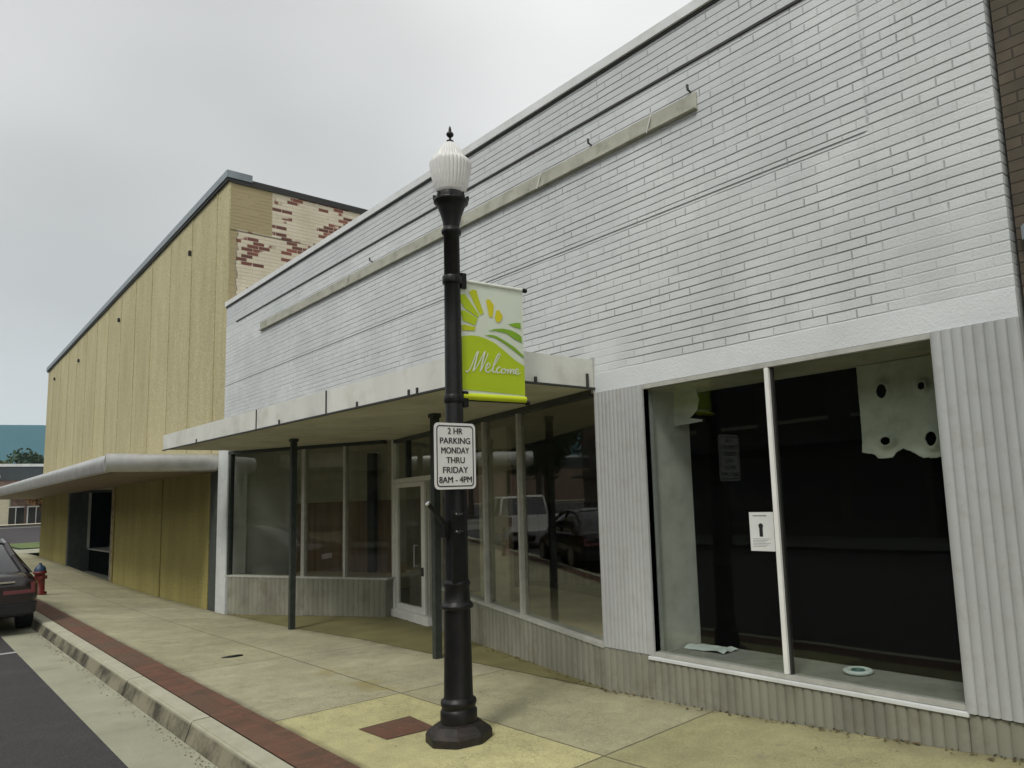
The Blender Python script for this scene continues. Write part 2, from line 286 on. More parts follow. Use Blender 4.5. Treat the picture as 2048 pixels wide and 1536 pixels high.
MT = dict(
 brick=white_brick(), oldbrick=old_brick(),
 nbrick=brick_mat('brown_brick', (.075, .063, .043), (.10, .080, .055), (.05, .044, .033), bh=.0677),
 redbrick=brick_mat('dark_red_brick', (.11, .05, .035), (.07, .035, .028), (.12, .11, .09)),
 redbrick_y=brick_mat('orange_brick_wall', (.24, .15, .11), (.19, .12, .09), (.22, .2, .17), axis='y'),
 white=mat('white_painted_metal', (.66, .68, .67), .5, var=.08, vscale=3, streak=3, dirt=((.40, .38, .30), 5, .35)),
 band=mat('white_painted_render', (.66, .69, .695), .6, var=.07, vscale=2, bump=.3, bscale=70, dirt=((.5, .5, .47), 4, .35)),
 fascia=mat('grey_white_fascia_metal', (.68, .69, .63), .5, var=.10, vscale=2, streak=4, dirt=((.36, .35, .25), 3, .4)),
 soffit=mat('olive_cream_soffit', (.52, .51, .39), .8, var=.14, vscale=1.6, dirt=((.26, .24, .14), 3, .5)),
 ribk=mat('stained_fluted_kick_panel', (.235, .235, .185), .65, var=.22, vscale=2.5, streak=3, dirt=((.12, .10, .06), 3.5, .6)),
 rib=mat('grey_white_fluted_panel', (.43, .445, .44), .5, var=.10, vscale=3, streak=5, dirt=((.30, .29, .24), 7, .45)),
 dkline=mat('dark_rubber_seal', (.03, .03, .028), .6),
 alum=mat('dull_aluminium', (.46, .46, .42), .5, .15, var=.12, vscale=10),
 whalum=mat('white_door_frame', (.82, .83, .79), .45, var=.06),
 green=mat('dark_green_post_paint', (.032, .040, .034), .45, var=.3, vscale=14),
 black=mat('black_cast_iron', (.006, .006, .0065), .42, var=.3, vscale=20, bump=.12, bscale=60, spec=.35, dirt=((.014, .012, .009), 10, .5)),
 rust=mat('rusty_iron_plinth', (.014, .011, .009), .6, var=.4, vscale=15, bump=.3, bscale=50, dirt=((.055, .034, .02), 9, .7)),
 globe=None,
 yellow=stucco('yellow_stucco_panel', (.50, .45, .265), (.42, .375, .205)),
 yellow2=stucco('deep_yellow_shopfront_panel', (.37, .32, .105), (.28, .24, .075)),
 coping=mat('blue_grey_metal_coping', (.20, .235, .25), .4, .5, var=.15, vscale=4),
 dkcop=mat('black_roof_edge', (.02, .02, .018), .6),
 gutter=mat('brushed_grey_awning_metal', (.50, .50, .48), .38, .5, var=.12, vscale=5, dirt=((.3, .28, .22), 6, .3)),
 olive=mat('stained_beige_sign_rail', (.40, .40, .33), .65, var=.16, vscale=5, dirt=((.18, .18, .12), 8, .6)),
 dispfl=mat('grey_display_floor', (.26, .26, .235), .8, var=.12, dirt=((.12, .12, .1), 5, .6)),
 dark=mat('dark_interior', (.012, .012, .012), .8),
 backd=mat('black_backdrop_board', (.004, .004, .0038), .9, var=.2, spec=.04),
 reveal=mat('grey_plaster_reveal', (.64, .65, .60), .8, var=.08, dirt=((.3, .3, .25), 4, .4)),
 iwall=mat('interior_tan_wall', (.52, .46, .34), .8, var=.12, vscale=2),
 ilight=mat('interior_pale_wall', (.42, .40, .33), .8, var=.1),
 idark=mat('interior_brown_panelling', (.20, .14, .09), .6, var=.3, vscale=8, streak=8),
 ifloor=mat('interior_floor', (.26, .24, .17), .5, var=.2),
 kerb=mat('kerb_concrete', (.45, .44, .34), .85, var=.13, vscale=4, bump=.5, bscale=60),
 kerbface=mat('stained_kerb_face', (.22, .205, .135), .9, var=.3, vscale=5, bump=.6, bscale=50, dirt=((.05, .045, .03), 2.2, .9)),
 gut=mat('gutter_concrete', (.33, .33, .24), .85, var=.13, vscale=1.5, bump=.4, bscale=80, dirt=((.2, .19, .13), 2, .5)),
 asphalt=mat('dark_asphalt', (.046, .040, .043), .85, var=.45, vscale=70, bump=1, bscale=110, dirt=((.075, .066, .064), 2.2, .6)),
 line=mat('worn_white_line', (.38, .38, .37), .7, var=.3, vscale=30),
 recfloor=mat('mossy_concrete_entry_floor', (.165, .15, .058), .85, var=.16, vscale=2, bump=.5, bscale=90, dirt=((.11, .10, .04), 1.6, .6)),
 walk=sidewalk_mat(), paver=paver_mat(),
 grass=mat('grass_green', (.09, .13, .03), .9, var=.35, vscale=.8),
 ground=mat('far_ground_grey', (.17, .17, .14), .9, var=.2, vscale=.05),
 hill=mat('haze_tinted_wooded_hill', (.02, .075, .085), 1, var=.10, vscale=.012, spec=0),  # blue of the distance haze partly put into the base colour
 carp=mat('dark_maroon_car_paint', (.016, .010, .011), .18, .3, var=.05, spec=.8),
 carglass=mat('dark_car_glass', (.03, .03, .034), .06, var=.05, spec=.9),
 chrome=mat('chrome_trim', (.6, .6, .6), .15, 1, var=.05),
 tail=mat('red_tail_light_lens', (.10, .010, .009), .15, var=.1),
 rubber=mat('tyre_rubber', (.015, .015, .015), .8),
 plastic=mat('black_bumper_plastic', (.015, .014, .014), .6),
 pickup=mat('white_pickup_paint', (.7, .7, .69), .25, var=.04),
 red=mat('red_hydrant_paint', (.15, .02, .016), .45, var=.2, vscale=20),
 blue=mat('blue_hydrant_cap', (.02, .05, .10), .45, var=.2, vscale=20),
 signw=mat('white_sign_sheet', (.78, .78, .76), .4, var=.04),
 signk=mat('black_sign_lettering', (.015, .015, .015), .5, var=.1),
 paper=mat('white_paper', (.68, .70, .68), .8, var=.06),
 pink=mat('grey_ink', (.22, .23, .22), .8),
 torn=mat('torn_grey_green_drywall', (.60, .63, .54), .85, var=.12, vscale=5, bump=.3, dirt=((.33, .34, .27), 6, .6)),
 tornw=mat('torn_white_paper_edge', (.62, .68, .66), .85, var=.1),
 tape=mat('teal_plastic', (.05, .14, .14), .4, var=.2),
 bwhite=mat('white_banner_cloth', (.74, .77, .70), .8, var=.04),
 bmint=mat('banner_pale_sky', (.68, .74, .62), .8, var=.03),
 lime=mat('lime_banner_print', (.46, .60, .012), .75, var=.07, vscale=4),
 lime_lit=mat('lit_lime_sleeve', (.58, .68, .012), .7, var=.05),  # same lime as the print, with light on the fold painted in
 gdark=mat('leaf_green_banner_print', (.22, .42, .02), .75, var=.06),
 yel=mat('yellow_banner_print', (.66, .60, .01), .75, var=.06),
 yelg=mat('yellow_green_banner_print', (.52, .58, .012), .75, var=.06),
 stone=mat('mottled_stone_pier', (.30, .25, .17), .9, var=.6, vscale=9, bump=.8, bscale=14),
 teal=mat('dark_teal_panel', (.055, .065, .06), .6, var=.2),
 bark=mat('bark', (.07, .055, .04), .9, var=.3, vscale=20),
 leafa=mat('autumn_leaves', (.20, .10, .02), .8, var=.5, vscale=2.5),
 leafg=mat('olive_leaves', (.07, .09, .02), .8, var=.5, vscale=1.2),
 leafd=mat('dark_green_leaves', (.035, .06, .02), .8, var=.5, vscale=1.2),
 greyw=mat('grey_green_shop_wall', (.26, .29, .22), .8, var=.1),
 bandk=mat('dark_blue_grey_band', (.05, .06, .065), .7, var=.1),
 cream=mat('cream_render', (.5, .46, .34), .8, var=.1),
)
def globe_mat():
    m = bpy.data.materials.new('frosted_acorn_globe'); m.use_nodes = True; t = m.node_tree; b = t.nodes['Principled BSDF']
    b.inputs['Base Color'].default_value = (.90, .90, .87, 1); b.inputs['Roughness'].default_value = .3
    b.inputs['Subsurface Weight'].default_value = .6; b.inputs['Subsurface Radius'].default_value = (.12, .12, .11)
    b.inputs['Transmission Weight'].default_value = .25
    return m
MT['globe'] = globe_mat(); GL = glass_mat(); GLD = glass_mat('display_glass', (.92, .94, .92)); GLD.node_tree.nodes['Glossy BSDF'].inputs[0].default_value = (.38, .40, .38, 1)

# ------------------------------------------------------------------ mesh helpers
class MB:
    def __init__(s): s.v = []; s.f = []; s.sm = []
    def add(s, vs, fs, smooth=False):
        o = len(s.v); s.v += [tuple(v) for v in vs]; s.f += [tuple(i+o for i in f) for f in fs]; s.sm += [smooth]*len(fs); return s
    def box(s, x0, x1, y0, y1, z0, z1):
        return s.hexa([(x0,y0,z0),(x1,y0,z0),(x1,y1,z0),(x0,y1,z0)], [(x0,y0,z1),(x1,y0,z1),(x1,y1,z1),(x0,y1,z1)])
    def hexa(s, b, t):
        return s.add(list(b)+list(t), [(3,2,1,0),(4,5,6,7),(0,1,5,4),(1,2,6,5),(2,3,7,6),(3,0,4,7)])
    def prism(s, poly, off):        # planar polygon (3-d points) extruded by vector off
        n = len(poly); off = Vector(off); a = [Vector(p) for p in poly]
        return s.add(a+[p+off for p in a], [tuple(range(n)), tuple(range(2*n-1, n-1, -1))]+[((i+1) % n, i, i+n, (i+1) % n+n) for i in range(n)])
    def quad(s, a, b, c, d): return s.add([a, b, c, d], [(0,1,2,3)])
    def tube(s, a, b, r0, r1=None, n=12, caps=True):
        a, b = Vector(a), Vector(b); r1 = r0 if r1 is None else r1; d = (b-a).normalized()
        u = d.orthogonal().normalized(); w_ = d.cross(u); vs = []
        for p, r in ((a, r0), (b, r1)):
            for i in range(n):
                t = 2*math.pi*i/n; vs.append(p+(u*math.cos(t)+w_*math.sin(t))*r)
        s.add(vs, [(i, (i+1) % n, (i+1) % n+n, i+n) for i in range(n)], True)
        if caps: s.add(vs[:n], [tuple(range(n-1, -1, -1))]); s.add(vs[n:], [tuple(range(n))])
        return s
    def lathe(s, c, prof, n=32, rot=0, smooth=True):   # prof [(r, z)]
        vs = []
        for r, z in prof:
            for i in range(n):
                t = 2*math.pi*i/n+rot; vs.append((c[0]+r*math.cos(t), c[1]+r*math.sin(t), c[2]+z))
        fs = [(k*n+i, k*n+(i+1) % n, (k+1)*n+(i+1) % n, (k+1)*n+i) for k in range(len(prof)-1) for i in range(n)]
        s.add(vs, fs, smooth); s.add(vs[:n], [tuple(range(n-1, -1, -1))]); s.add(vs[-n:], [tuple(range(n))]); return s
    def ribs(s, c, za, zb):         # prismatic fluting on a turned form of 96 segments
        s.v = [(c[0]+(x-c[0])*k, c[1]+(y-c[1])*k, z) for i, (x, y, z) in enumerate(s.v) for k in ((1-.045*((i % 96) % 3 == 0) if za < z-c[2] < zb else 1),)]
        s.sm = [False if f else f for f in s.sm]; return s
    def grid(s, xs, ys, fz):
        vs = [(x, y, fz(x, y)) for y in ys for x in xs]; n = len(xs)
        return s.add(vs, [(j*n+i, j*n+i+1, (j+1)*n+i+1, (j+1)*n+i) for j in range(len(ys)-1) for i in range(n-1)], True)
    def build(s, name, m, parent=None, bevel=0, auto=None):
        me = bpy.data.meshes.new(name); off = Vector((0,0,0)); p = parent
        while p is not None: off += p.location; p = p.parent
        me.from_pydata([tuple(Vector(v)-off) for v in s.v], [], s.f)
        for pl, sm in zip(me.polygons, s.sm): pl.use_smooth = sm
        me.materials.append(m); me.update()
        bm = bmesh.new(); bm.from_mesh(me)
        if bevel:
            bmesh.ops.remove_doubles(bm, verts=bm.verts, dist=1e-5)
            bmesh.ops.bevel(bm, geom=[e for e in bm.edges if len(e.link_faces) == 2 and e.calc_face_angle(0) > .6], offset=bevel, segments=2, affect='EDGES')
        bmesh.ops.recalc_face_normals(bm, faces=bm.faces); bm.to_mesh(me); bm.free()
        o = bpy.data.objects.new(name, me); COL.objects.link(o); o.parent = parent; return o
def tag(o, label=None, cat=None, group=None, kind=None):
    for k, v in (('label', label), ('category', cat), ('group', group), ('kind', kind)):
        if v: o[k] = v
    return o
def thing(name, loc, label, cat, group=None):
    o = bpy.data.objects.new(name, None); o.empty_display_size = .2; COL.objects.link(o); o.location = loc
    return tag(o, label, cat, group)
def struct(o, label=None): o['kind'] = 'structure'; return o
def copy_tree(o, parent=None):
    c = o.copy(); COL.objects.link(c); c.parent = parent
    for ch in [x for x in bpy.data.objects if x.parent == o]: copy_tree(ch, c)
    return c
def lerp_tab(tab, x):
    if x <= tab[0][0]: return tab[0][1]
    for (a, b), (c, d) in zip(tab, tab[1:]):
        if x <= c: return b+(d-b)*(x-a)/(c-a)
    return tab[-1][1]

# ------------------------------------------------------------------ ground
STAB = [(-60, .02), (-45, 0), (-38, 0), (-31, -.10), (-24, -.26), (-19.6, -.28), (-15.2, -.26), (-11.3, -.16), (-9.5, -.09), (-4.9, 0), (-3.6, .04), (-2.5, .10), (-1.5, .15), (0, .2), (8, .25), (20, .25)]
def gz(x, y):
    return lerp_tab(STAB, x)*min(1, max(0, (y-2.3)/2.3))
YK, YB, YS = 1.90, 2.02, 2.30       # kerb top edge, kerb/brick, brick/sidewalk
xs = [-42+.5*i for i in range(125)]
struct(MB().grid(xs, [YS+.115*i for i in range(21)], gz).build('sidewalk', MT['walk']))
struct(MB().grid(xs, [YB, YB+.14, YS], gz).build('brick_strip', MT['paver']))
mb = MB()
for i in range(28):                 # kerb stones with thin joints
    a = -42+i*2.2; b = a+2.195
    mb.hexa([(a, YK-.085, -.16), (b, YK-.085, -.16), (b, YB-.002, -.16), (a, YB-.002, -.16)], [(a, YK-.03, .0), (b, YK-.03, .0), (b, YB-.002, .003), (a, YB-.002, .003)])
kb = struct(mb.build('kerb', MT['kerb'], bevel=.012))
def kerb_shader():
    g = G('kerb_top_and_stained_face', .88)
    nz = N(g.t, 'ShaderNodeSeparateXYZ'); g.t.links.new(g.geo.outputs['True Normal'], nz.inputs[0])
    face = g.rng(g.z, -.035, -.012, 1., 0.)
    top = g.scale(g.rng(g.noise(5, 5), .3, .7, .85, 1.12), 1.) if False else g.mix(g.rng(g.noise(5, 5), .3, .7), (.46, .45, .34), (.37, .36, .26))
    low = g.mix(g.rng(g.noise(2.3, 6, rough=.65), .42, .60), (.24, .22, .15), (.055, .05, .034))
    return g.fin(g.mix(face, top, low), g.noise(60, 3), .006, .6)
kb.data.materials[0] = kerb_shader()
struct(MB().grid(xs, [1.36, 1.6, YK-.083], lambda x, y: -.140+(1.36-y)*.02).build('gutter', MT['gut']))
struct(MB().grid([-42, -20, 0, 20, 60], [-9, -4, 1.362], lambda x, y: -.139+.004*(1.36-y)*min(1, 1)).build('road', MT['asphalt']))
struct(MB().quad((-13.02, -1.2, -.124), (-12.90, -1.2, -.124), (-12.90, 1.36, -.134), (-13.02, 1.36, -.134)).build('parking_line', MT['line']))
# worn line is one thin sheet; entry floor inside the recess
def rz(x): return 2.65+(-4.8-x)*.0095
A_ = Vector((-4.82, 4.62)); B_ = Vector((-11.40, 6.09)); L_ = Vector((-14.8, 4.6)); K_ = Vector((-11.20, 5.93))
def ground_far(x, y):
    t = min(1, max(0, (-57-x)/20)); return -.02+.95*t*t*(3-2*t)-.3*(1 if x > -42.5 else 0)
struct(MB().grid([-3000, -1400, -700, -300, -150, -100, -80]+[-78+2*i for i in range(18)]+[-42.5, -42, 100, 3000], [-3000, -600, -200, -80, -30, -9, 2, 4.6, 10, 30, 80, 200, 600, 3000], ground_far).build('ground', MT['ground']))
struct(MB().grid([-74, -70, -66, -62, -58, -57.5], [-60, -20, 0, 20, 60, 120], lambda x, y: ground_far(x, y)+.012).build('cross_road', MT['asphalt']))
gr = MB().grid([-56.5, -52, -47.2], [4.9, 8, 20, 60], lambda x, y: .05)
struct(gr.build('grass_verge', MT['grass']))
struct(MB().grid([-47, -42], [2, 4.6, 30, 60], lambda x, y: .006).build('corner_pavement', MT['gut']))
mb = MB(); mb.grid([-76, -74.2], [-60, 0, 60, 120], lambda x, y: ground_far(x, y)+.10)
struct(mb.build('far_pavement', MT['cream']))
# recess floor: finely sampled so that it follows the fall of the pavement
mb = MB()
def rec_top(x): # back edge y of the recess at x
    if x > B_.x: return A_.y+(x-A_.x)*(B_.y-A_.y)/(B_.x-A_.x)
    return L_.y+(x-L_.x)*(K_.y-L_.y)/(K_.x-L_.x)
nx = 60; vs = []
for i in range(nx+1):
    x = -14.8+i*(10.0/nx); t_ = rec_top(x)
    for j in range(4):
        y = 4.58+(max(t_, 4.59)+.06-4.58)*j/3; vs.append((x, y, lerp_tab(STAB, x)+.006))
mb.add(vs, [(i*4+j, i*4+4+j, i*4+5+j, i*4+1+j) for i in range(nx) for j in range(3)], True)
struct(mb.build('entry_floor', MT['recfloor']))
# road side across the street
struct(MB().grid([-42, 0, 60], [-13, -9], lambda x, y: .0).build('opposite_pavement', MT['ground']))

# wooded ridge
mb = MB(); n = 90; vs = []
for k, (xx, hh) in enumerate(((-1150, 0), (-1500, 1), (-2300, .3))):
    for i in range(n+1):
        y = -2600+i*5200/n; h = 148+9*mnoise.noise(Vector((y*.0016, 0, 3)))+2.0*mnoise.noise(Vector((y*.02, 0, 0)))
        vs.append((xx, y, -4+h*hh))
mb.add(vs, [(k*(n+1)+i, k*(n+1)+i+1, (k+1)*(n+1)+i+1, (k+1)*(n+1)+i) for k in range(2) for i in range(n)], True)
struct(mb.build('hills', MT['hill']))

# ------------------------------------------------------------------ ribbed sheets
def ribbed(mb, p0, p1, nrm, zlo, zhi, pitch=.055, depth=.012, duty=.5):
    """vertical fluting from p0 to p1 (2-d); zlo may be a function of x"""
    p0, p1, nrm = Vector(p0), Vector(p1), Vector(nrm).normalized(); L = (p1-p0).length; k = max(1, round(L/pitch)); pts = []
    for i in range(k):
        for f, d in ((0, 0), (.06, .55), (.16, .92), (.5, 1), (.84, .92), (.94, .55)):
            pts.append(((i+f)/k, d))
    pts.append((1, 0)); vs = []
    for f, d in pts:
        p = p0.lerp(p1, f)+nrm*depth*d; zl = zlo(p.x) if callable(zlo) else zlo; zh = zhi(p.x) if callable(zhi) else zhi
        vs += [(p.x, p.y, zl), (p.x, p.y, zh)]
    mb.add(vs, [(2*i, 2*i+2, 2*i+3, 2*i+1) for i in range(len(pts)-1)], True); return mb
def slab(mb, p0, p1, nrm, n0, n1, z0, z1):
    """box along a 2-d line, from n0 to n1 along the normal; z may be functions of x"""
    p0, p1, nrm = Vector(p0), Vector(p1), Vector(nrm).normalized()
    zf = lambda z, x: z(x) if callable(z) else z
    q = [p0+nrm*n0, p1+nrm*n0, p1+nrm*n1, p0+nrm*n1]
    return mb.hexa([(a.x, a.y, zf(z0, a.x)) for a in q], [(a.x, a.y, zf(z1, a.x)) for a in q])

# ------------------------------------------------------------------ white brick building
F = 4.6; XL, XR = -15.2, -1.29; ZT = 5.70
W = thing('brick_building', (-8.3, 4.6, 0), 'long low white painted brick building with canopied recessed shopfront', 'building')
gs = lambda x: lerp_tab(STAB, x)
mb = MB().box(XL, -14.852, F, F+.25, 2.801, ZT-.09).box(-4.838, XR, F, F+.25, 2.600, ZT-.09)
mb.hexa([(-14.852, F, rz(-14.852)+.02), (-4.838, F, rz(-4.838)+.02), (-4.838, F+.25, rz(-4.838)+.02), (-14.852, F+.25, rz(-14.852)+.02)], [(-14.852, F, ZT-.09), (-4.838, F, ZT-.09), (-4.838, F+.25, ZT-.09), (-14.852, F+.25, ZT-.09)])
mb.box(XL+.01, XL+.2, F+.25, 16, -.3, ZT-.09); mb.box(XR-.25, XR, F+.25, 16, 0, ZT-.09); mb.box(XL+.25, XR-.25, 15.7, 16, -.3, ZT-.09)
mb.build('wall', MT['brick'], W)
mb = MB().box(XL-.0, XR+.02, F-.035, F+.30, ZT-.087, ZT)
mb.box(XL+.002, XL+.3, F+.302, 16, ZT-.087, ZT)
cp = mb.build('roof_coping', MT['white'], W)
MB().box(XL-.01, XR, F-.012, F-.001, ZT-.112, ZT-.089).build('drip_edge', MT['dkline'], cp)
MB().box(-14.6, XR, F-.014, F+.01, 5.196, 5.212).build('ledge_line', MT['dkline'], W)
MB().box(XL+.3, XR-.3, F+.3, 15.7, 5.2, 5.35).build('roof', MT['ground'], W)
MB().box(-4.83, XR-.0, F-.006, F+.002, 2.600, 2.772).build('lintel_band', MT['band'], W)
# left end pier and right fluted pilasters
mb = MB().box(-15.46, -14.90, F-.01, F+.35, -.32, 2.80); mb.build('corner_pier', MT['brick'], W, bevel=.006)
mb = MB(); ribbed(mb, (-1.29, F-.02), (-1.78, F-.02), (0, -1), .355, 2.598, .062, .015)
mb.box(-1.785, -1.285, F-.019, F+.3, .356, 2.598)
mb.build('fluted_pilaster', MT['rib'], W)
mb = MB(); ribbed(mb, (-1.27, F-.005), (-1.78, F-.005), (0, -1), gs, .345, .068, .012); mb.box(-1.78, -1.27, F-.004, F+.25, .05, .345)
mb.build('pilaster_base', MT['ribk'], W)
mb = MB(); ribbed(mb, (-4.235, F-.02), (-4.80, F-.02), (0, -1), .37, 2.598, .047, .009)
mb.box(-4.80, -4.235, F-.019, F+.12, .36, 2.598); mb.box(-4.235, -4.20, F-.03, F+.1, .36, 2.598)
mb.build('fluted_pilaster', MT['rib'], W)
mb = MB(); ribbed(mb, (-4.21, F-.012), (-4.80, F-.012), (0, -1), gs, .362, .075, .010); mb.box(-4.80, -4.21, F-.011, F+.12, -.1, .362)
mb.build('pilaster_base', MT['ribk'], W)
# display window, right
dw = bpy.data.objects.new('display_window', None)
mb = MB()
mb.box(-4.232, -1.785, F-.012, F+.055, 2.560, 2.597)            # head
mb.box(-4.200, -1.785, F-.022, F+.055, .362, .392)             # inner sill
mb.box(-4.232, -4.200, F-.012, F+.055, .392, 2.560)
fr = mb.build('window_frame', MT['alum'], W, bevel=.003)
MB().box(-4.26, -1.765, F-.040, F-.022, .332, .358).box(-4.26, -1.765, F-.030, F+.05, .338, .360).build('window_sill', MT['white'], fr, bevel=.003)
MB().box(-2.995, -2.960, F-.016, F+.050, .393, 2.559).build('mullion', MT['whalum'], fr, bevel=.004)
MB().box(-2.959, -2.944, F+.010, F+.045, .393, 2.559).build('mullion_gasket', MT['dkline'], fr)
MB().box(-4.199, -3.001, F+.018, F+.024, .393, 2.559).build('glass_pane', GLD, fr)
MB().box(-2.937, -1.786, F+.018, F+.024, .393, 2.559).build('glass_pane', GLD, fr)
mb = MB(); ribbed(mb, (-1.78, F-.012), (-4.21, F-.012), (0, -1), gs, .328, .072, .016); mb.box(-4.21, -1.78, F-.0115, F+.2, -.1, .330)
mb.build('kick_panel', MT['ribk'], W)
# display box behind it
MB().box(-4.25, -4.234, F+.057, F+.62, .36, 2.60).build('display_side_panel', MT['reveal'], W)
MB().box(-4.232, -1.5, F+.06, F+.60, .34, .362).build('display_floor', MT['dispfl'], W)
MB().box(-4.3, -1.5, F+.06, F+.62, 2.56, 2.598).build('display_ceiling', MT['soffit'], W)
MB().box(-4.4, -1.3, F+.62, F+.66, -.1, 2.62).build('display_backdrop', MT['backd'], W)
MB().box(-1.80, -1.786, F+.06, F+.6, .36, 2.60).build('display_side_panel', MT['backd'], W)
# torn curved white soffit piece hanging near the left reveal
pr = [(-4.29, 2.56), (-3.98, 2.56), (-3.955, 2.47), (-3.98, 2.38), (-4.04, 2.33), (-4.07, 2.315), (-3.93, 2.29), (-3.93, 2.275), (-4.29, 2.255)]
MB().prism([(x, F+.42, z) for x, z in pr], (0, .012, 0)).build('display_valance', MT['reveal'], W)

# recessed shopfront on the two splayed walls
DR = (B_-A_).normalized(); NR = Vector((DR.y, -DR.x)); NR = NR if NR.y < 0 else -NR      # towards the street
DL = (K_-L_).normalized(); NL = Vector((DL.y, -DL.x)); NL = NL if NL.y < 0 else -NL
def onR(x): return A_+DR*((x-A_.x)/DR.x)
def onL(x): return L_+DL*((x-L_.x)/DL.x)
KT = .46
def kickR(x): return .38+(-4.82-x)*.028
mb = MB()
ribbed(mb, onR(-4.80), onR(-9.20), NR, gs, lambda x: kickR(x)-.03, .105, .020); slab(mb, onR(-4.80), onR(-9.20), NR, -.14, -.001, -.35, lambda x: kickR(x)-.03)
mb.build('kick_panel', MT['ribk'], W)
mb = MB(); slab(mb, onR(-4.80), onR(-9.22), NR, -.15, .028, lambda x: kickR(x)-.03, kickR); s1 = mb.build('shopfront_sill', MT['alum'], W)
mb = MB(); ribbed(mb, onL(-14.78), onL(-11.25), NL, lambda x: gs(x)-.02, lambda x: KT-.03, .115, .022); slab(mb, onL(-14.78), onL(-11.25), NL, -.14, -.001, -.35, KT-.03)
mb.build('kick_panel', MT['ribk'], W)
mb = MB(); slab(mb, onL(-14.85), onL(-11.2), NL, -.15, .028, KT-.03, KT); mb.build('shopfront_sill', MT['alum'], W)
def pane(on, nrm, x0, x1, z0, z1, par=W):
    mb = MB(); slab(mb, on(x0), on(x1), nrm, -.050, -.044, z0, z1); return mb.build('glass_pane', GL, par)
def bar(on, nrm, x, wd, z0, z1, m, n0=-.08, n1=.0, name='mullion', par=W):
    mb = MB(); slab(mb, on(x-wd/2), on(x+wd/2), nrm, n0, n1, z0, z1); return mb.build(name, m, par)
top = lambda x: rz(x)-.004
# right splay: frames
fR = MB(); slab(fR, onR(-4.80), onR(-9.20), NR, -.09, .0, lambda x: rz(x)-.06, top); fR = fR.build('shopfront_head', MT['green'], W)
for x, wd in ((-6.50, .05), (-7.47, .06), (-9.17, .07)):
    bar(onR, NR, x, wd, kickR(x), lambda q: rz(q)-.061, MT['alum'], par=fR)
for x0, x1 in ((-4.84, -6.47), (-6.53, -7.435), (-7.505, -9.13)): pane(onR, NR, x0, x1, kickR, lambda q: rz(q)-.061, fR)
# left splay: frames
fL = MB(); slab(fL, onL(-14.85), onL(-11.3), NL, -.09, .0, lambda x: rz(x)-.06, top); fL = fL.build('shopfront_head', MT['green'], W)
for x, wd, m in ((-14.80, .05, MT['green']), (-13.02, .07, MT['alum']), (-12.11, .05, MT['alum'])):
    bar(onL, NL, x, wd, KT, lambda q: rz(q)-.061, m, par=fL)
for x0, x1 in ((-14.77, -13.06), (-12.98, -12.14), (-12.08, -11.26)): pane(onL, NL, x0, x1, KT, lambda q: rz(q)-.061, fL)
# door
DT, DB = 1.98, -.10
mb = MB()
slab(mb, onR(-11.36), onR(-11.27), NR, -.10, .01, -.16, top)          # left jamb
slab(mb, onR(-11.27), onR(-9.215), NR, -.10, .01, DT, DT+.07)         # transom bar
df = mb.build('door_frame', MT['whalum'], W, bevel=.004)
mb = MB(); slab(mb, onR(-11.34), onR(-9.45), NR, -.10, .05, lambda x: gs(x)-.05, lambda x: gs(x)+.12); mb.build('threshold', MT['whalum'], df, bevel=.006)
mb = MB(); slab(mb, onR(-10.62), onR(-10.55), NR, -.08, -.0, DT+.071, lambda x: rz(x)-.06); slab(mb, onR(-11.27), onR(-9.215), NR, -.09, .0, lambda x: rz(x)-.06, top)
mb.build('transom_bar', MT['green'], df)
pane(onR, NR, -11.26, -10.63, DT+.071, lambda q: rz(q)-.061, df); pane(onR, NR, -10.54, -9.22, DT+.071, lambda q: rz(q)-.061, df)
db = lambda x: gs(x)+.125
mb = MB(); slab(mb, onR(-11.25), onR(-11.16), NR, -.075, -.02, db, DT-.005); slab(mb, onR(-9.92), onR(-9.76), NR, -.075, -.02, db, DT-.005)
slab(mb, onR(-11.16), onR(-9.92), NR, -.074, -.021, DT-.075, DT-.006); slab(mb, onR(-11.16), onR(-9.92), NR, -.074, -.021, db, lambda x: db(x)+.09)
d = mb.build('door', MT['whalum'], W, bevel=.003)
mb = MB(); slab(mb, onR(-11.16), onR(-9.92), NR, -.052, -.046, lambda x: db(x)+.09, DT-.075); mb.build('glass_pane', GL, d)
mb = MB(); h0 = onR(-10.02); q = NR*.055
for z in (.72, 1.02): mb.tube((h0.x, h0.y, z), (h0.x+q.x, h0.y+q.y, z), .011)
mb.tube((h0.x+q.x, h0.y+q.y, .70), (h0.x+q.x, h0.y+q.y, 1.04), .014)
mb.build('door_handle', MT['chrome'], d)
mb = MB(); h0 = onR(-9.84); slab(mb, onR(-9.87), onR(-9.81), NR, -.02, .0, .58, .70); mb.build('lock_box', MT['dkline'], d)
bar(onR, NR, -9.52, .05, db, DT-.005, MT['alum'], par=df)
pane(onR, NR, -9.75, -9.55, db, DT-.005, df); pane(onR, NR, -9.49, -9.22, db, DT-.005, df)
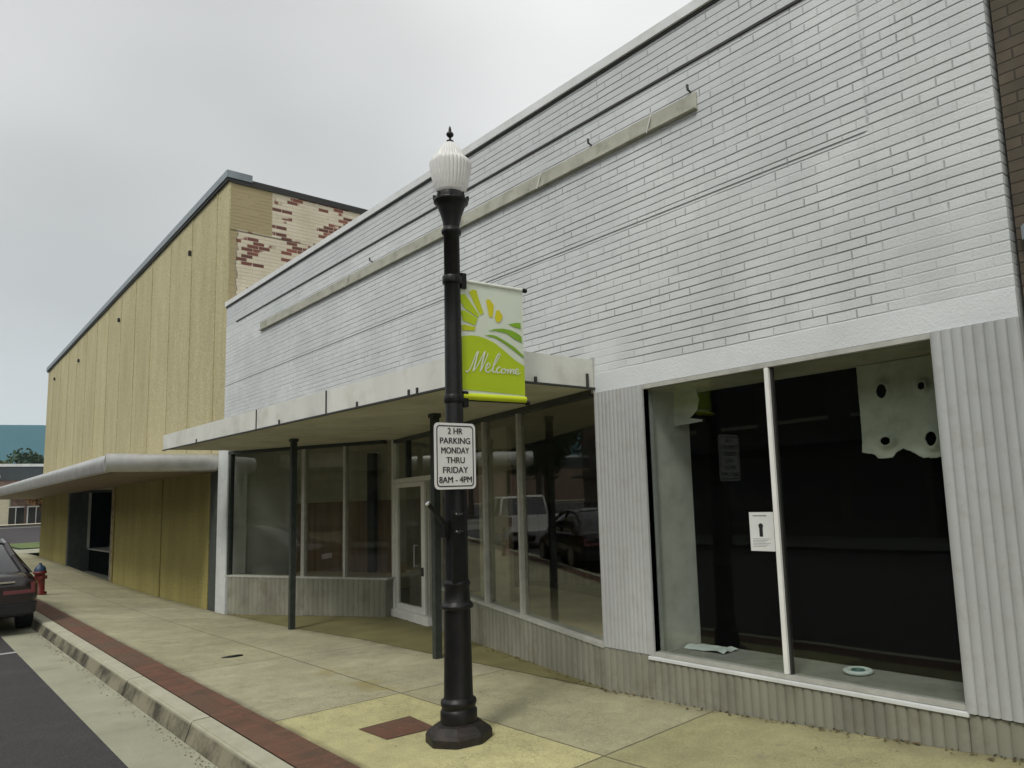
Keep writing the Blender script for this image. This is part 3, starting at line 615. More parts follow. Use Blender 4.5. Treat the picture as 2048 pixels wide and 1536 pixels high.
# soffit and canopy
YC = 3.42; XC0, XC1 = -14.55, -4.82
cz = lambda x: rz(x)
mb = MB(); pts = [(XC1, YC+.03), (XC1, 4.60), (-4.80, 4.64), (B_.x, B_.y+.1), (-14.85, 4.62), (XC0, 4.60), (XC0, YC+.03)]
mb.add([(x, y, cz(x)+.0) for x, y in pts]+[(x, y, cz(x)+.05) for x, y in pts], [tuple(range(7)), tuple(range(13, 6, -1))]+[(i, (i+1) % 7, (i+1) % 7+7, i+7) for i in range(7)])
can = bpy.data.objects.new('canopy', None)
cn = mb.build('canopy', MT['soffit'], W)
fh = .255
mb = MB()
mb.hexa([(XC0-.02, YC, cz(XC0)), (XC1+.02, YC, cz(XC1)), (XC1+.02, YC+.03, cz(XC1)), (XC0-.02, YC+.03, cz(XC0))],
        [(XC0-.02, YC, cz(XC0)+fh), (XC1+.02, YC, cz(XC1)+fh), (XC1+.02, YC+.03, cz(XC1)+fh), (XC0-.02, YC+.03, cz(XC0)+fh)])
mb.hexa([(XC1-.01, YC+.031, cz(XC1)), (XC1+.019, YC+.031, cz(XC1)), (XC1+.019, F-.001, cz(XC1)), (XC1-.01, F-.001, cz(XC1))],
        [(XC1-.01, YC+.031, cz(XC1)+fh-.002), (XC1+.019, YC+.031, cz(XC1)+fh-.002), (XC1+.019, F-.001, cz(XC1)+fh-.002), (XC1-.01, F-.001, cz(XC1)+fh-.002)])
mb.hexa([(XC0-.019, YC+.031, cz(XC0)), (XC0+.01, YC+.031, cz(XC0)), (XC0+.01, F-.001, cz(XC0)), (XC0-.019, F-.001, cz(XC0))],
        [(XC0-.019, YC+.031, cz(XC0)+fh), (XC0+.01, YC+.031, cz(XC0)+fh), (XC0+.01, F-.001, cz(XC0)+fh), (XC0-.019, F-.001, cz(XC0)+fh)])
fa = mb.build('fascia', MT['fascia'], cn)
mb = MB()      # dark drip edge below, joint covers, clips
mb.hexa([(XC0-.03, YC-.012, cz(XC0)-.018), (XC1+.03, YC-.012, cz(XC1)-.018), (XC1+.03, YC+.02, cz(XC1)-.018), (XC0-.03, YC+.02, cz(XC0)-.018)],
        [(XC0-.03, YC-.012, cz(XC0)-.001), (XC1+.03, YC-.012, cz(XC1)-.001), (XC1+.03, YC+.02, cz(XC1)-.001), (XC0-.03, YC+.02, cz(XC0)-.001)])
mb.box(XC1+.005, XC1+.03, YC+.021, F-.001, cz(XC1)-.018, cz(XC1)-.001)
for x in (-10.0, -7.85): mb.box(x-.012, x+.012, YC-.008, YC-.001, cz(x), cz(x)+fh)
for x in (-12.6, -9.2, -7.1, -6.05, -5.9): mb.box(x-.012, x+.012, YC-.014, YC-.001, cz(x)-.001, cz(x)+.05)
for y in (3.9, 4.50): mb.box(XC1+.02, XC1+.034, y-.012, y+.012, cz(XC1), cz(XC1)+(.045 if y < 4 else .12))
mb.build('drip_edge', MT['dkline'], cn)
mb = MB().add([(x, y, cz(x)+fh-.02) for x, y in ((XC0, YC+.03), (XC1, YC+.03), (XC1, F-.001), (XC0, F-.001))], [(0, 1, 2, 3)])
mb.build('canopy_top', MT['ground'], cn)
mb = MB().box(-4.835, -4.80, F-.02, F-.006, 2.6, 2.93); mb.build('downspout', MT['alum'], W)
for x in (-11.46, -7.36):
    MB().box(x-.04, x+.04, 4.44, 4.52, -.20, rz(x)-.001).box(x-.055, x+.055, 4.425, 4.535, rz(x)-.05, rz(x)-.002).build('support_post', MT['green'], W, bevel=.004)
mb = MB(); slab(mb, onR(-5.0), onR(-9.1), NR, -1.5, -.151, .20, .37); mb.build('display_platform', MT['iwall'], W)
mb = MB(); slab(mb, onL(-14.3), onL(-11.5), NL, -1.2, -.151, .20, .40); mb.build('display_platform', MT['iwall'], W)
mb = MB(); slab(mb, onL(-14.4), onL(-10.6), NL, -1.26, -1.201, -.3, 1.72); mb.build('added_partition_lower', MT['idark'], W)  # added two-tone partition; its tones imitate the street reflected in the glass
mb = MB(); slab(mb, onL(-14.4), onL(-10.6), NL, -1.28, -1.22, 1.721, 2.85); mb.build('added_partition_upper', MT['ilight'], W)
mb = MB(); slab(mb, onL(-12.6), onL(-12.45), NL, -1.19, -1.10, .41, 2.6); mb.build('display_upright', MT['green'], W)
# former sign rail
mb = MB().box(-13.3, -3.46, F-.045, F-.001, 4.778, 4.79).box(-13.3, -3.46, F-.018, F-.002, 4.791, 4.925)
rl = mb.build('sign_rail', MT['olive'], W)
mb = MB()
for x in (-3.95, -5.45, -9.8, -6.9): MB().tube((x, F-.01, 4.95), (x-.03, F-.055, 4.76), .007, n=6).build('rail_bracket', MT['alum'], rl)
mb = MB()
for x, z in ((-3.52, 5.0), (-4.72, 5.0), (-9.1, 5.0)): MB().tube((x, F-.001, z-.05), (x, F-.045, z-.04), .008, n=8).tube((x, F-.04, z-.045), (x, F-.045, z+.0), .011, n=8).build('conduit_stub', MT['green'], rl)
# interior seen through the glass
MB().box(XL+.25, XR-.25, F+.7, 15.7, -.34, -.30).build('interior_floor', MT['ifloor'], W)
mb = MB().box(XL+.3, XR-.3, 11.0, 11.1, -.3, 1.5); mb.build('interior_wainscot', MT['idark'], W)
MB().box(XL+.3, XR-.3, 11.02, 11.12, 1.5, 2.9).build('interior_back_wall', MT['iwall'], W)
MB().box(XL+.26, XR-.26, F+.26, 15.7, 2.86, 2.9).build('interior_ceiling', MT['iwall'], W)
MB().box(-4.60, -4.42, F+.25, 11.0, -.3, 2.86).build('interior_partition', MT['idark'], W)
MB().box(-8.35, -7.7, 5.75, 5.82, -.2, 2.6).build('curtain_panel', MT['ilight'], W)
mb = MB().box(-14.2, -11.6, 7.6, 7.7, .3, 1.5); mb.box(-14.2, -11.6, 7.4, 7.6, .3, .34); mb.build('display_shelf', MT['idark'], W)
MB().box(-11.0, -10.9, 7.0, 7.12, -.3, 2.86).build('interior_column', MT['ilight'], W)

# things in and on the shopfront
def onface(u, v): return (u, F+.015, v)
pn = MB().box(-3.222, -3.015, F+.0125, F+.015, 1.232, 1.512); pn = pn.build('window_notice', MT['paper']); tag(pn, 'white paper notice taped inside the right shop window beside the mullion', 'notice')
mb = MB()
mb.lathe((0, 0, 0), [(.02, 0), (.02, .0012)], 16)
mb.v = [(-3.125+v[0], F+.0118-v[2]*.3, 1.412+v[1]) for v in mb.v]
mb.box(-3.14, -3.11, F+.0115, F+.0122, 1.335, 1.40)
mb.build('notice_picture', MT['signk'], pn)
mb = MB()
for k in range(6): mb.box(-3.20, -3.05-.02*(k % 3), F+.0117, F+.0122, 1.318-.011*k, 1.321-.011*k)
mb.box(-3.19, -3.07, F+.0117, F+.0122, 1.482, 1.490)
mb.build('notice_print', MT['pink'], pn)
# torn board with four holes
def hole_board():
    m = bpy.data.meshes.new('torn_board'); bm = bmesh.new()
    outer = [(-2.56, 2.555), (-1.83, 2.555), (-1.83, 1.975), (-1.905, 1.965), (-1.95, 1.91), (-1.97, 1.86), (-2.03, 1.845), (-2.12, 1.85), (-2.20, 1.90), (-2.26, 1.925), (-2.31, 1.90), (-2.335, 1.865), (-2.44, 1.865), (-2.475, 1.90), (-2.56, 1.915)]
    holes = [(-2.37, 2.345, .038, .052), (-2.085, 2.345, .026, .028), (-2.37, 1.985, .036, .030), (-2.05, 1.975, .038, .050)]
    g_ = .005; X0, X1, Z0, Z1 = -2.56, -1.83, 1.84, 2.56
    nx_, nz_ = int((X1-X0)/g_)+1, int((Z1-Z0)/g_)+1
    def inside(x, z):
        c = False; n_ = len(outer)
        for i in range(n_):
            (a, b), (e, f_) = outer[i], outer[(i+1) % n_]
            if (b > z) != (f_ > z) and x < (e-a)*(z-b)/(f_-b)+a: c = not c
        if not c: return False
        for hx, hz, ra, rb in holes:
            if ((x-hx)/ra)**2+((z-hz)/rb)**2 < 1: return False
        return True
    vv = {}
    def V(i, j):
        if (i, j) not in vv:
            x, z = X0+i*g_, Z0+j*g_; b = 0
            for hx, hz, ra, rb in holes:
                r = math.hypot((x-hx)/ra, (z-hz)/rb); b += .035*math.exp(-((r-1)*1.2)**2) if r < 4 else 0
            b += .03*max(0, (2.02-z))/.15*(.6+mnoise.noise(Vector((x*9, z*9, 0))))
            j1 = .003*mnoise.noise(Vector((x*40, z*40, 4)))
            vv[(i, j)] = bm.verts.new((x+j1, F+.55-b, z+j1))
        return vv[(i, j)]
    for i in range(nx_):
        for j in range(nz_):
            if inside(X0+(i+.5)*g_, Z0+(j+.5)*g_): bm.faces.new((V(i, j), V(i+1, j), V(i+1, j+1), V(i, j+1)))
    for f_ in bm.faces: f_.smooth = True
    bm.to_mesh(m); bm.free(); m.materials.append(MT['torn']); o = bpy.data.objects.new('torn_board', m); COL.objects.link(o)
    so_ = o.modifiers.new('t', 'SOLIDIFY'); so_.thickness = .006
    return o
tag(hole_board(), 'torn grey green wall board with four round holes hanging inside the right window', 'board')
MB().box(-4.02, -3.72, F+.42, F+.58, .363, .375).add([(-3.98, F+.40, .376), (-3.74, F+.46, .395), (-3.78, F+.58, .42), (-4.0, F+.56, .38)], [(0, 1, 2, 3)])
mb = MB(); vs = []
for i in range(7):
    for j in range(5):
        x, y = -4.20+.07*i, F+.34+.05*j; vs.append((x+.01*mnoise.noise(Vector((i, j, 0))), y, .366+abs(.05*mnoise.noise(Vector((i*.7, j*.7, 2))))))
mb.add(vs, [(i*5+j, i*5+j+1, i*5+6+j, i*5+5+j) for i in range(6) for j in range(4)], True)
o = mb.build('paper_scrap', MT['tornw']); tag(o, 'crumpled white paper scrap on the display floor at the left of the right window', 'paper')
mb = MB(); c = (-2.67, F+.42, .366); mb.lathe(c, [(.085, 0), (.10, .004), (.105, .02), (.085, .028), (.05, .02), (.048, .004)], 20)
o = mb.build('torn_cup', MT['tornw']); mb = MB().lathe((c[0], c[1], c[2]), [(.046, .004), (.047, .026), (.044, .026), (.043, .003)], 16); mb.build('cup_rim', MT['tape'], o)
tag(o, 'flattened white and teal plastic cup on the display floor behind the right pane', 'cup')

# ------------------------------------------------------------------ brown neighbour
NB = thing('brick_building', (3, 4.62, 0), 'dark brown brick building at the right edge next to the white one', 'building')
MB().box(-1.262, 9, F+.03, 14, 0, 9.5).build('wall', MT['nbrick'], NB)
MB().box(-1.262, 9, F-.02, F+.028, .0, .5).build('plinth', MT['kerb'], NB)
MB().box(-1.262, 9.05, F-.02, 14, 9.5, 9.65).build('roof_coping', MT['coping'], NB)
MB().box(-1.22, -1.0, F-.04, F+.028, 3.02, 3.12).build('wall_bracket', MT['coping'], NB, bevel=.01)

# ------------------------------------------------------------------ yellow building
Y = thing('stucco_building', (-26, 4.6, 0), 'tall yellow beige panelled building with grey metal awning beyond the white one', 'building')
XY0, XY1 = -38.4, -15.2
zt = lambda x: 8.28+(x-XY1)*.0235
mb = MB(); mb.hexa([(XY0+.02, F+.03, 2.5), (XY1-.32, F+.03, 2.5), (XY1-.32, F+.3, 2.5), (XY0+.02, F+.3, 2.5)], [(XY0+.02, F+.03, zt(XY0)), (XY1-.32, F+.03, zt(XY1)), (XY1-.32, F+.3, zt(XY1)), (XY0+.02, F+.3, zt(XY0))])
x = XY1; edges = [XY1]+[-15.96-1.74*k for k in range(13)]; edges = [e for e in edges if e > XY0+.3]+[XY0]
for a, b in zip(edges, edges[1:]):
    b2 = b+(.022 if b != XY0 else 0); dd = .0 if (round(a*10) % 2) else .004
    mb.hexa([(b2, F+dd, 2.5), (a, F+dd, 2.5), (a, F+.029, 2.5), (b2, F+.029, 2.5)], [(b2, F+dd, zt(b2)), (a, F+dd, zt(a)), (a, F+.029, zt(a)), (b2, F+.029, zt(b2))])
    if b != XY0: mb.hexa([(b-.004, F-.012, 2.5), (b+.026, F-.012, 2.5), (b+.026, F+.02, 2.5), (b-.004, F+.02, 2.5)], [(b-.004, F-.012, zt(b)-.02), (b+.026, F-.012, zt(b)-.02), (b+.026, F+.02, zt(b)-.02), (b-.004, F+.02, zt(b)-.02)])
mb.build('front_wall', MT['yellow'], Y)
MB().hexa([(XY1-.3, F+.03, -.3), (XY1, F+.03, -.3), (XY1, 20, -.3), (XY1-.3, 20, -.3)], [(XY1-.3, F+.03, 8.27), (XY1, F+.03, 8.27), (XY1, 20, 8.27), (XY1-.3, 20, 8.27)]).build('side_wall', MT['oldbrick'], Y)
MB().box(XY0, XY0+.3, F+.31, 20, -.3, 7.7).build('side_wall', MT['yellow'], Y)
mb = MB(); mb.hexa([(XY0-.06, F-.07, zt(XY0)+.001), (XY1+.05, F-.07, zt(XY1)+.001), (XY1+.05, F+.42, zt(XY1)+.001), (XY0-.06, F+.42, zt(XY0)+.001)], [(XY0-.06, F-.07, zt(XY0)+.15), (XY1+.05, F-.07, zt(XY1)+.15), (XY1+.05, F+.42, zt(XY1)+.15), (XY0-.06, F+.42, zt(XY0)+.15)])
cpn = mb.build('roof_coping', MT['coping'], Y)
mb = MB(); mb.hexa([(XY0-.03, F-.045, zt(XY0)-.05), (XY1+.03, F-.045, zt(XY1)-.05), (XY1+.03, F-.001, zt(XY1)-.05), (XY0-.03, F-.001, zt(XY0)-.05)], [(XY0-.03, F-.045, zt(XY0)), (XY1+.03, F-.045, zt(XY1)), (XY1+.03, F-.001, zt(XY1)), (XY0-.03, F-.001, zt(XY0))])
mb.box(XY1+.001, XY1+.03, F+.001, 20, 8.20, 8.279); mb.box(XY1-.3, XY1+.029, F+.43, 20, 8.28, 8.33)
mb.build('roof_edge', MT['dkcop'], cpn)
MB().box(XY0+.3, XY1-.3, F+.42, 19.9, 7.2, 7.3).build('roof', MT['ground'], Y)
# awning
mb = MB(); prof = [(2.76, 2.40), (2.735, 2.44), (2.72, 2.52), (2.73, 2.62), (2.76, 2.69), (2.80, 2.725), (4.55, 2.74), (4.6, 2.74), (4.6, 2.52), (2.86, 2.44), (2.82, 2.40)]
n_ = len(prof); ax0, ax1 = -40.5, -15.57
vs = [(ax1, y, z) for y, z in prof]+[(ax0, y, z) for y, z in prof]
mb.add(vs, [(i, (i+1) % n_, (i+1) % n_+n_, i+n_) for i in range(n_)], True); mb.add(vs[:n_], [tuple(range(n_))]); mb.add(vs[n_:], [tuple(range(n_-1, -1, -1))])
aw = mb.build('awning', MT['gutter'], Y)
mb = MB().lathe((0, 0, 0), [(.001, 0)]*1+[(.15, 0), (.165, .03)], 4) if False else MB()
# rounded right-hand return of the gutter
pf = []
for i in range(9):
    t = math.pi*(-.5+i/8); pf.append((ax1+.02+.10*math.cos(t), 2.57+.165*math.sin(t)))
vs = [(x_, 2.74, z_) for x_, z_ in pf]+[(x_, F-.005, z_) for x_, z_ in pf]
mb.add(vs, [(i, i+1, i+10, i+9) for i in range(8)], True); mb.add(vs[:9], [tuple(range(9))]); mb.add(vs[9:], [tuple(range(8, -1, -1))])
mb.build('awning_return', MT['gutter'], aw)
MB().box(-40.4, ax1-.02, 2.87, 4.59, 2.40, 2.43).build('awning_soffit', MT['idark'], aw)
# ground floor
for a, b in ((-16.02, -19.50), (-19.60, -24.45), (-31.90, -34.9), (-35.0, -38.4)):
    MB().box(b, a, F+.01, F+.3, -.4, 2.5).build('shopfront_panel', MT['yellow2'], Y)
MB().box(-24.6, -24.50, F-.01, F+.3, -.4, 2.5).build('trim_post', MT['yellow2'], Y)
MB().box(-38.3, -16.0, F+.03, F+.25, -.4, 2.45).build('panel_backing', MT['dkcop'], Y) if False else None
for a in (-19.60, -35.0): MB().box(a, a+.10, F+.05, F+.3, -.4, 2.5).build('panel_gap', MT['dkcop'], Y)
MB().box(-16.0, -15.47, F+.02, F+.3, -.4, 2.5).build('corner_panel', MT['teal'], Y)
MB().box(-25.6, -24.62, F+.12, F+.9, -.4, 2.5).build('stone_pier', MT['stone'], Y)
MB().box(-31.9, -31.57, F-.02, F+.3, -.4, 2.5).build('dark_column', MT['teal'], Y)
MB().box(-31.5, -24.6, 6.4, 6.5, -.4, 2.5).build('entry_back_wall', MT['teal'], Y)
MB().box(-31.62, -31.52, 4.91, 6.39, -.4, 2.5).build('entry_side_wall', MT['teal'], Y)
MB().box(-31.515, -31.50, 5.12, 5.20, .47, 2.4).build('entry_mullion', MT['alum'], Y)
MB().box(-31.515, -31.505, 5.21, 6.38, .47, 2.4).build('entry_side_window', MT['backd'], Y)
MB().box(-31.5, -26.0, 5.2, 6.39, -.4, .42).build('entry_plinth', MT['backd'], Y)
MB().box(-31.55, -25.95, 5.15, 6.395, .421, .46).build('entry_sill', MT['alum'], Y)
pp = MB().box(-30.9, -26.2, 5.9, 5.91, .5, 2.35).build('entry_window', MT['backd'], Y)
for x_ in (-29.3, -27.7): MB().box(x_-.03, x_+.03, 5.87, 5.899, .47, 2.4).build('mullion', MT['dkcop'], pp)
for x_, z_ in ((-17.72, 7.40), (-24.8, 7.28), (-31.1, 7.07), (-36.4, 7.15)):
    b_ = MB().box(x_-.035, x_+.035, F-.07, F-.013, z_-.08, z_+.04).build('wall_fixture', MT['dkcop'], Y, bevel=.01)

# ------------------------------------------------------------------ street lamp
LC = Vector((-4.70, 3.03, 0))
def street_lamp(loc, label):
    T = thing('street_lamp', loc, label, 'street lamp', 'black acorn globe street lamps')
    c = (loc[0], loc[1], loc[2])
    a0 = R(22.5)
    MB().lathe(c, [(.236, -.06), (.236, .055), (.224, .075), (.17, .115), (.135, .125)], 8, a0-R(14), smooth=False).build('plinth', MT['rust'], T, bevel=.006)
    MB().lathe(c, [(.128, .12), (.130, .15), (.130, .20), (.120, .215), (.114, .225), (.122, .235), (.128, .255), (.124, .275), (.108, .285), (.103, .30),
        (.098, .60), (.094, .90), (.094, .905), (.116, .912), (.118, .93), (.104, .945), (.094, .96), (.089, 1.06), (.096, 1.075), (.098, 1.09), (.086, 1.105), (.083, 1.12),
        (.083, 1.78), (.083, 2.05), (.074, 2.09), (.067, 2.12), (.063, 3.0), (.0595, 3.72), (.074, 3.725), (.078, 3.75), (.068, 3.765), (.060, 3.78)], 32).build('pole', MT['black'], T)
    cp_ = MB().lathe(c, [(.060, 3.775), (.066, 3.82), (.082, 3.88), (.102, 3.935), (.112, 3.965), (.130, 3.972), (.135, 3.99), (.128, 4.005), (.112, 4.012), (.108, 4.045), (.100, 4.055), (.06, 4.056)], 32)
    cp_ = cp_.build('capital', MT['black'], T)
    for k in range(8):
        t = 2*math.pi*k/8+.2; MB().tube((c[0]+.127*math.cos(t), c[1]+.127*math.sin(t), c[2]+4.0), (c[0]+.127*math.cos(t), c[1]+.127*math.sin(t), c[2]+4.035), .012, n=6).build('capital_lug', MT['black'], cp_)
    MB().lathe(c, [(.098, 4.05), (.112, 4.07), (.132, 4.12), (.148, 4.18), (.158, 4.24), (.163, 4.285), (.160, 4.305), (.146, 4.325), (.124, 4.336), (.114, 4.350), (.100, 4.385), (.078, 4.425), (.052, 4.455), (.03, 4.473), (.012, 4.482)], 96).ribs(c, 4.07, 4.44).build('lamp_globe', MT['globe'], T)
    MB().lathe(c, [(.008, 4.475), (.026, 4.482), (.028, 4.488), (.010, 4.494), (.009, 4.515), (.022, 4.525), (.030, 4.54), (.024, 4.555), (.009, 4.562), (.012, 4.575), (.008, 4.60), (.002, 4.612)], 16).build('finial', MT['black'], T)
    return T
T1 = street_lamp(tuple(LC), 'tall black fluted street lamp with white acorn globe in the foreground holding banner and sign')
T2 = street_lamp((-61.0, 4.93, -.02), 'far street lamp with white globe at the left edge above the awning')
# fittings on the near lamp
cx, cyy = LC.x, LC.y
def arm(z, zt_):
    mb = MB(); mb.tube((cx+.02, cyy+.03, z), (cx+.02, cyy+.72, zt_), .009); mb.lathe((0, 0, 0), [(.001, 0), (.018, .01), (.018, .03), (.001, .04)], 12)
    k = len(mb.v)
    for i in range(k-48-0, k): pass
    return mb
def banner_arm(z, zt_):
    mb = MB(); mb.tube((cx+.02, cyy+.03, z), (cx+.02, cyy+.685, zt_), .009); mb.tube((cx+.02, cyy+.672, zt_-.001), (cx+.02, cyy+.70, zt_), .019, n=14)
    return mb.build('banner_arm', MT['black'], T1)
banner_arm(3.365, 3.385); banner_arm(2.435, 2.445)
mb = MB()
for z in (3.36, 2.44):
    MB().lathe((cx, cyy, z), [(.072, -.03), (.075, -.024), (.075, .024), (.072, .03)], 20).box(cx-.012, cx+.045, cyy+.055, cyy+.10, z-.06, z+.06).build('banner_clamp', MT['black'], T1)
mb = MB(); mb.tube((cx+.01, cyy-.085, 1.50), (cx+.01, cyy-.235, 1.665), .016); mb.box(cx-.02, cx+.04, cyy-.12, cyy-.07, 1.42, 1.54); mb.box(cx+.055, cx+.085, cyy-.08, cyy+.02, 1.1, 1.60)
fb = mb.build('flag_bracket', MT['black'], T1)
mb = MB(); mb.tube((cx+.01, cyy-.235, 1.665), (cx+.01, cyy-.243, 1.674), .018)
mb.build('arm_tip', MT['chrome'], fb)
for z in (1.585, 1.46): MB().tube((cx+.08, cyy-.04, z), (cx+.10, cyy-.04, z), .014, n=8).box(cx+.086, cx+.092, cyy-.07, cyy+.0, z-.006, z+.008).build('bolt', MT['chrome'], fb)
mb = MB(); mb.lathe((cx, cyy, 2.20), [(.070, -.03), (.086, -.025), (.086, .025), (.070, .03)], 20); mb.build('sign_clamp', MT['black'], T1)
MB().lathe((cx, cyy, 1.80), [(.085, -.02), (.092, -.018), (.092, .018), (.085, .02)], 20).build('sign_clamp', MT['black'], T1)

# banner
BX = cx+.020
def bpt(px, py, off=.0):     # artwork grid (crop units) to banner plane: u along +y, v up
    u = (px-598)/690.; v0 = 3.365+.02*u; v1 = 2.435+.01*u
    tt = (py-(120+75*u))/(1222-50*u)
    return (BX+off+.012*math.sin(u*3.1)*math.sin(min(1, max(0, tt))*3.1), 3.085+u*.605, v0+(v1-v0)*tt)
BN = thing('banner', (BX, 3.085, 2.43), 'green and white welcome banner with sunrise and hills on the lamp pole', 'banner')
mb = MB(); vs = []
for i in range(13):
    for j in range(17):
        px = 560+(1288-560)*i/12 if False else 572+(1290-572)*i/12
        vs.append(bpt(px, 120+75*((px-598)/690)+(1222-50*((px-598)/690))*j/16))
vb = [(v[0]-.003, v[1], v[2]) for v in vs]; nn_ = len(vs)
ff = [(i*17+j, i*17+j+1, i*17+18+j, i*17+17+j) for i in range(12) for j in range(16)]
mb.add(vs+vb, ff+[tuple(nn_+k for k in reversed(f_)) for f_ in ff], True)
cloth = mb.build('banner_cloth', MT['bmint'], BN)
def sub(poly, n=3):
    o = []
    for a, b in zip(poly, poly[1:]+poly[:1]):
        for k in range(n): o.append((a[0]+(b[0]-a[0])*k/n, a[1]+(b[1]-a[1])*k/n))
    return o
def art(poly, m, name, off=.004):
    bm = bmesh.new(); pts_ = sub(poly); vv = [bm.verts.new((p[0], p[1], 0)) for p in pts_]; f_ = bm.faces.new(vv)
    bmesh.ops.triangulate(bm, faces=[f_]); bmesh.ops.subdivide_edges(bm, edges=[e for e in bm.edges if e.calc_length() > 60], cuts=3, use_grid_fill=True)
    bmesh.ops.triangulate(bm, faces=bm.faces)
    k = MB(); bm.verts.ensure_lookup_table(); k.add([bpt(v.co.x, v.co.y, off) for v in bm.verts], [tuple(v.index for v in f.verts) for f in bm.faces]); bm.free()
    o_ = k.build(name, m, cloth); return o_
art([(608, 702), (660, 690), (720, 688), (780, 695), (850, 715), (950, 762), (1060, 842), (1180, 932), (1290, 990), (1290, 1290), (604, 1235)], MT['lime'], 'lime_hill', .003)
art([(870, 640), (950, 615), (1040, 608), (1130, 620), (1200, 645), (1258, 680), (1268, 748), (1180, 715), (1080, 655), (960, 634)], MT['gdark'], 'green_stripe')
art([(840, 686), (900, 676), (960, 685), (1050, 728), (1180, 800), (1280, 880), (1284, 912), (1180, 842), (1060, 764), (950, 706)], MT['gdark'], 'green_stripe')
art([(1105, 562), (1180, 545), (1255, 540), (1257, 604), (1180, 588)], MT['gdark'], 'green_stripe')
rays = [([(735, 638), (612, 638), (606, 585), (640, 578), (748, 600)], 'yelg'), ([(742, 585), (620, 535), (602, 440), (640, 430), (772, 512)], 'lime'), ([(772, 500), (640, 410), (600, 335), (600, 272), (645, 262), (700, 340), (790, 480)], 'lime'),
        ([(800, 478), (735, 350), (690, 235), (725, 212), (765, 215), (790, 310), (835, 450)], 'yelg'), ([(895, 492), (880, 400), (866, 318), (905, 305), (950, 365), (940, 440), (930, 490)], 'yel'), ([(975, 545), (955, 500), (975, 425), (1000, 415), (1045, 470), (1030, 520), (1000, 545)], 'yel')]
for p_, m_ in rays: art(p_, MT[m_], 'sun_ray')
def ribbon(pts_, wd=7, n=5):
    P = [Vector(p) for p in pts_]; o = []
    for i in range(len(P)-1):                                       # Catmull-Rom
        p0, p1, p2, p3 = P[max(0, i-1)], P[i], P[i+1], P[min(len(P)-1, i+2)]
        for k in range(n):
            t = k/n; o.append(.5*((2*p1)+(p2-p0)*t+(2*p0-5*p1+4*p2-p3)*t*t+(3*p1-p0-3*p2+p3)*t**3))
    o.append(P[-1]); vs = []
    for i, p in enumerate(o):
        d_ = (o[min(i+1, len(o)-1)]-o[max(i-1, 0)]).normalized(); nn = Vector((-d_.y, d_.x)); w_ = wd*(1.25 if d_.y > .5 else .8)
        vs += [bpt(*(p+nn*w_*.5), .008), bpt(*(p-nn*w_*.5), .008)]
    return vs, [(2*i, 2*i+1, 2*i+3, 2*i+2) for i in range(len(o)-1)]
mb = MB()
for st in ([(640, 1048), (655, 1062), (690, 1010), (735, 900), (765, 848), (745, 930), (712, 1055)], [(712, 1055), (760, 990), (835, 850), (815, 930), (785, 1058)], [(785, 1058), (825, 975), (858, 900), (868, 868)],
           [(835, 1035), (880, 1005), (885, 975), (862, 975), (842, 1030), (862, 1062), (900, 1042)], [(900, 1042), (955, 960), (1000, 885), (985, 872), (950, 930), (918, 1030), (930, 1062), (958, 1048)],
           [(1005, 1015), (985, 1008), (960, 1035), (972, 1066), (1005, 1052)], [(1040, 1022), (1015, 1035), (1018, 1066), (1048, 1062), (1062, 1030), (1040, 1022), (1070, 1040)],
           [(1070, 1040), (1090, 1028), (1080, 1070), (1108, 1030), (1122, 1030), (1112, 1070), (1140, 1032), (1156, 1032), (1148, 1070), (1168, 1064)],
           [(1168, 1064), (1208, 1042), (1205, 1022), (1182, 1030), (1176, 1062), (1196, 1076), (1235, 1058)]):
    v_, f_ = ribbon(st, 11); mb.add(v_, f_)
mb.build('welcome_lettering', MT['bwhite'], cloth)
mb = MB(); a, b = Vector(bpt(600, 1268)), Vector(bpt(1288, 1300)); mb.tube((BX+.004, a.y, 2.462), (BX+.004, b.y, 2.47), .026, n=18)
mb.build('bottom_sleeve', MT['lime_lit'], BN)
mb = MB().tube((BX, 3.09, 3.365), (BX, 3.685, 3.384), .014, n=12); mb.build('top_sleeve', MT['bwhite'], BN)

# parking sign, facing along the pavement
SX = cx+.112; y0, y1, z0, z1 = 2.785, 3.135, 1.765, 2.245
def rrect(y0, y1, z0, z1, r, n=6):
    o = []
    for cy0, cz0, a0 in ((y1-r, z1-r, 0), (y0+r, z1-r, 90), (y0+r, z0+r, 180), (y1-r, z0+r, 270)):
        for k in range(n+1):
            t = R(a0+90*k/n); o.append((cy0+r*math.cos(t), cz0+r*math.sin(t)))
    return o
PS = thing('parking_sign', (SX, 2.96, 1.765), 'white two hour parking sign with black lettering clamped to the near lamp pole', 'sign')
MB().prism([(SX, a, b) for a, b in rrect(y0, y1, z0, z1, .035)], (.003, 0, 0)).build('sign_plate', MT['signw'], PS)
o1, i1 = rrect(y0+.018, y1-.018, z0+.018, z1-.018, .028), rrect(y0+.026, y1-.026, z0+.026, z1-.026, .022); n_ = len(o1)
mb = MB().add([(SX+.0045, a, b) for a, b in o1]+[(SX+.0045, a, b) for a, b in i1], [(i, (i+1) % n_, (i+1) % n_+n_, i+n_) for i in range(n_)]); mb.build('sign_border', MT['signk'], PS)
def text_mesh(txt, size, bold=0.0):
    cu = bpy.data.curves.new('t', 'FONT'); cu.body = txt; cu.size = size; cu.align_x = 'CENTER'; cu.offset = bold; cu.extrude = .0004
    ob = bpy.data.objects.new('t', cu); COL.objects.link(ob); bpy.context.view_layer.update()
    me = bpy.data.meshes.new_from_object(ob.evaluated_get(bpy.context.evaluated_depsgraph_get())); bpy.data.objects.remove(ob); bpy.data.curves.remove(cu); return me
mb = MB()
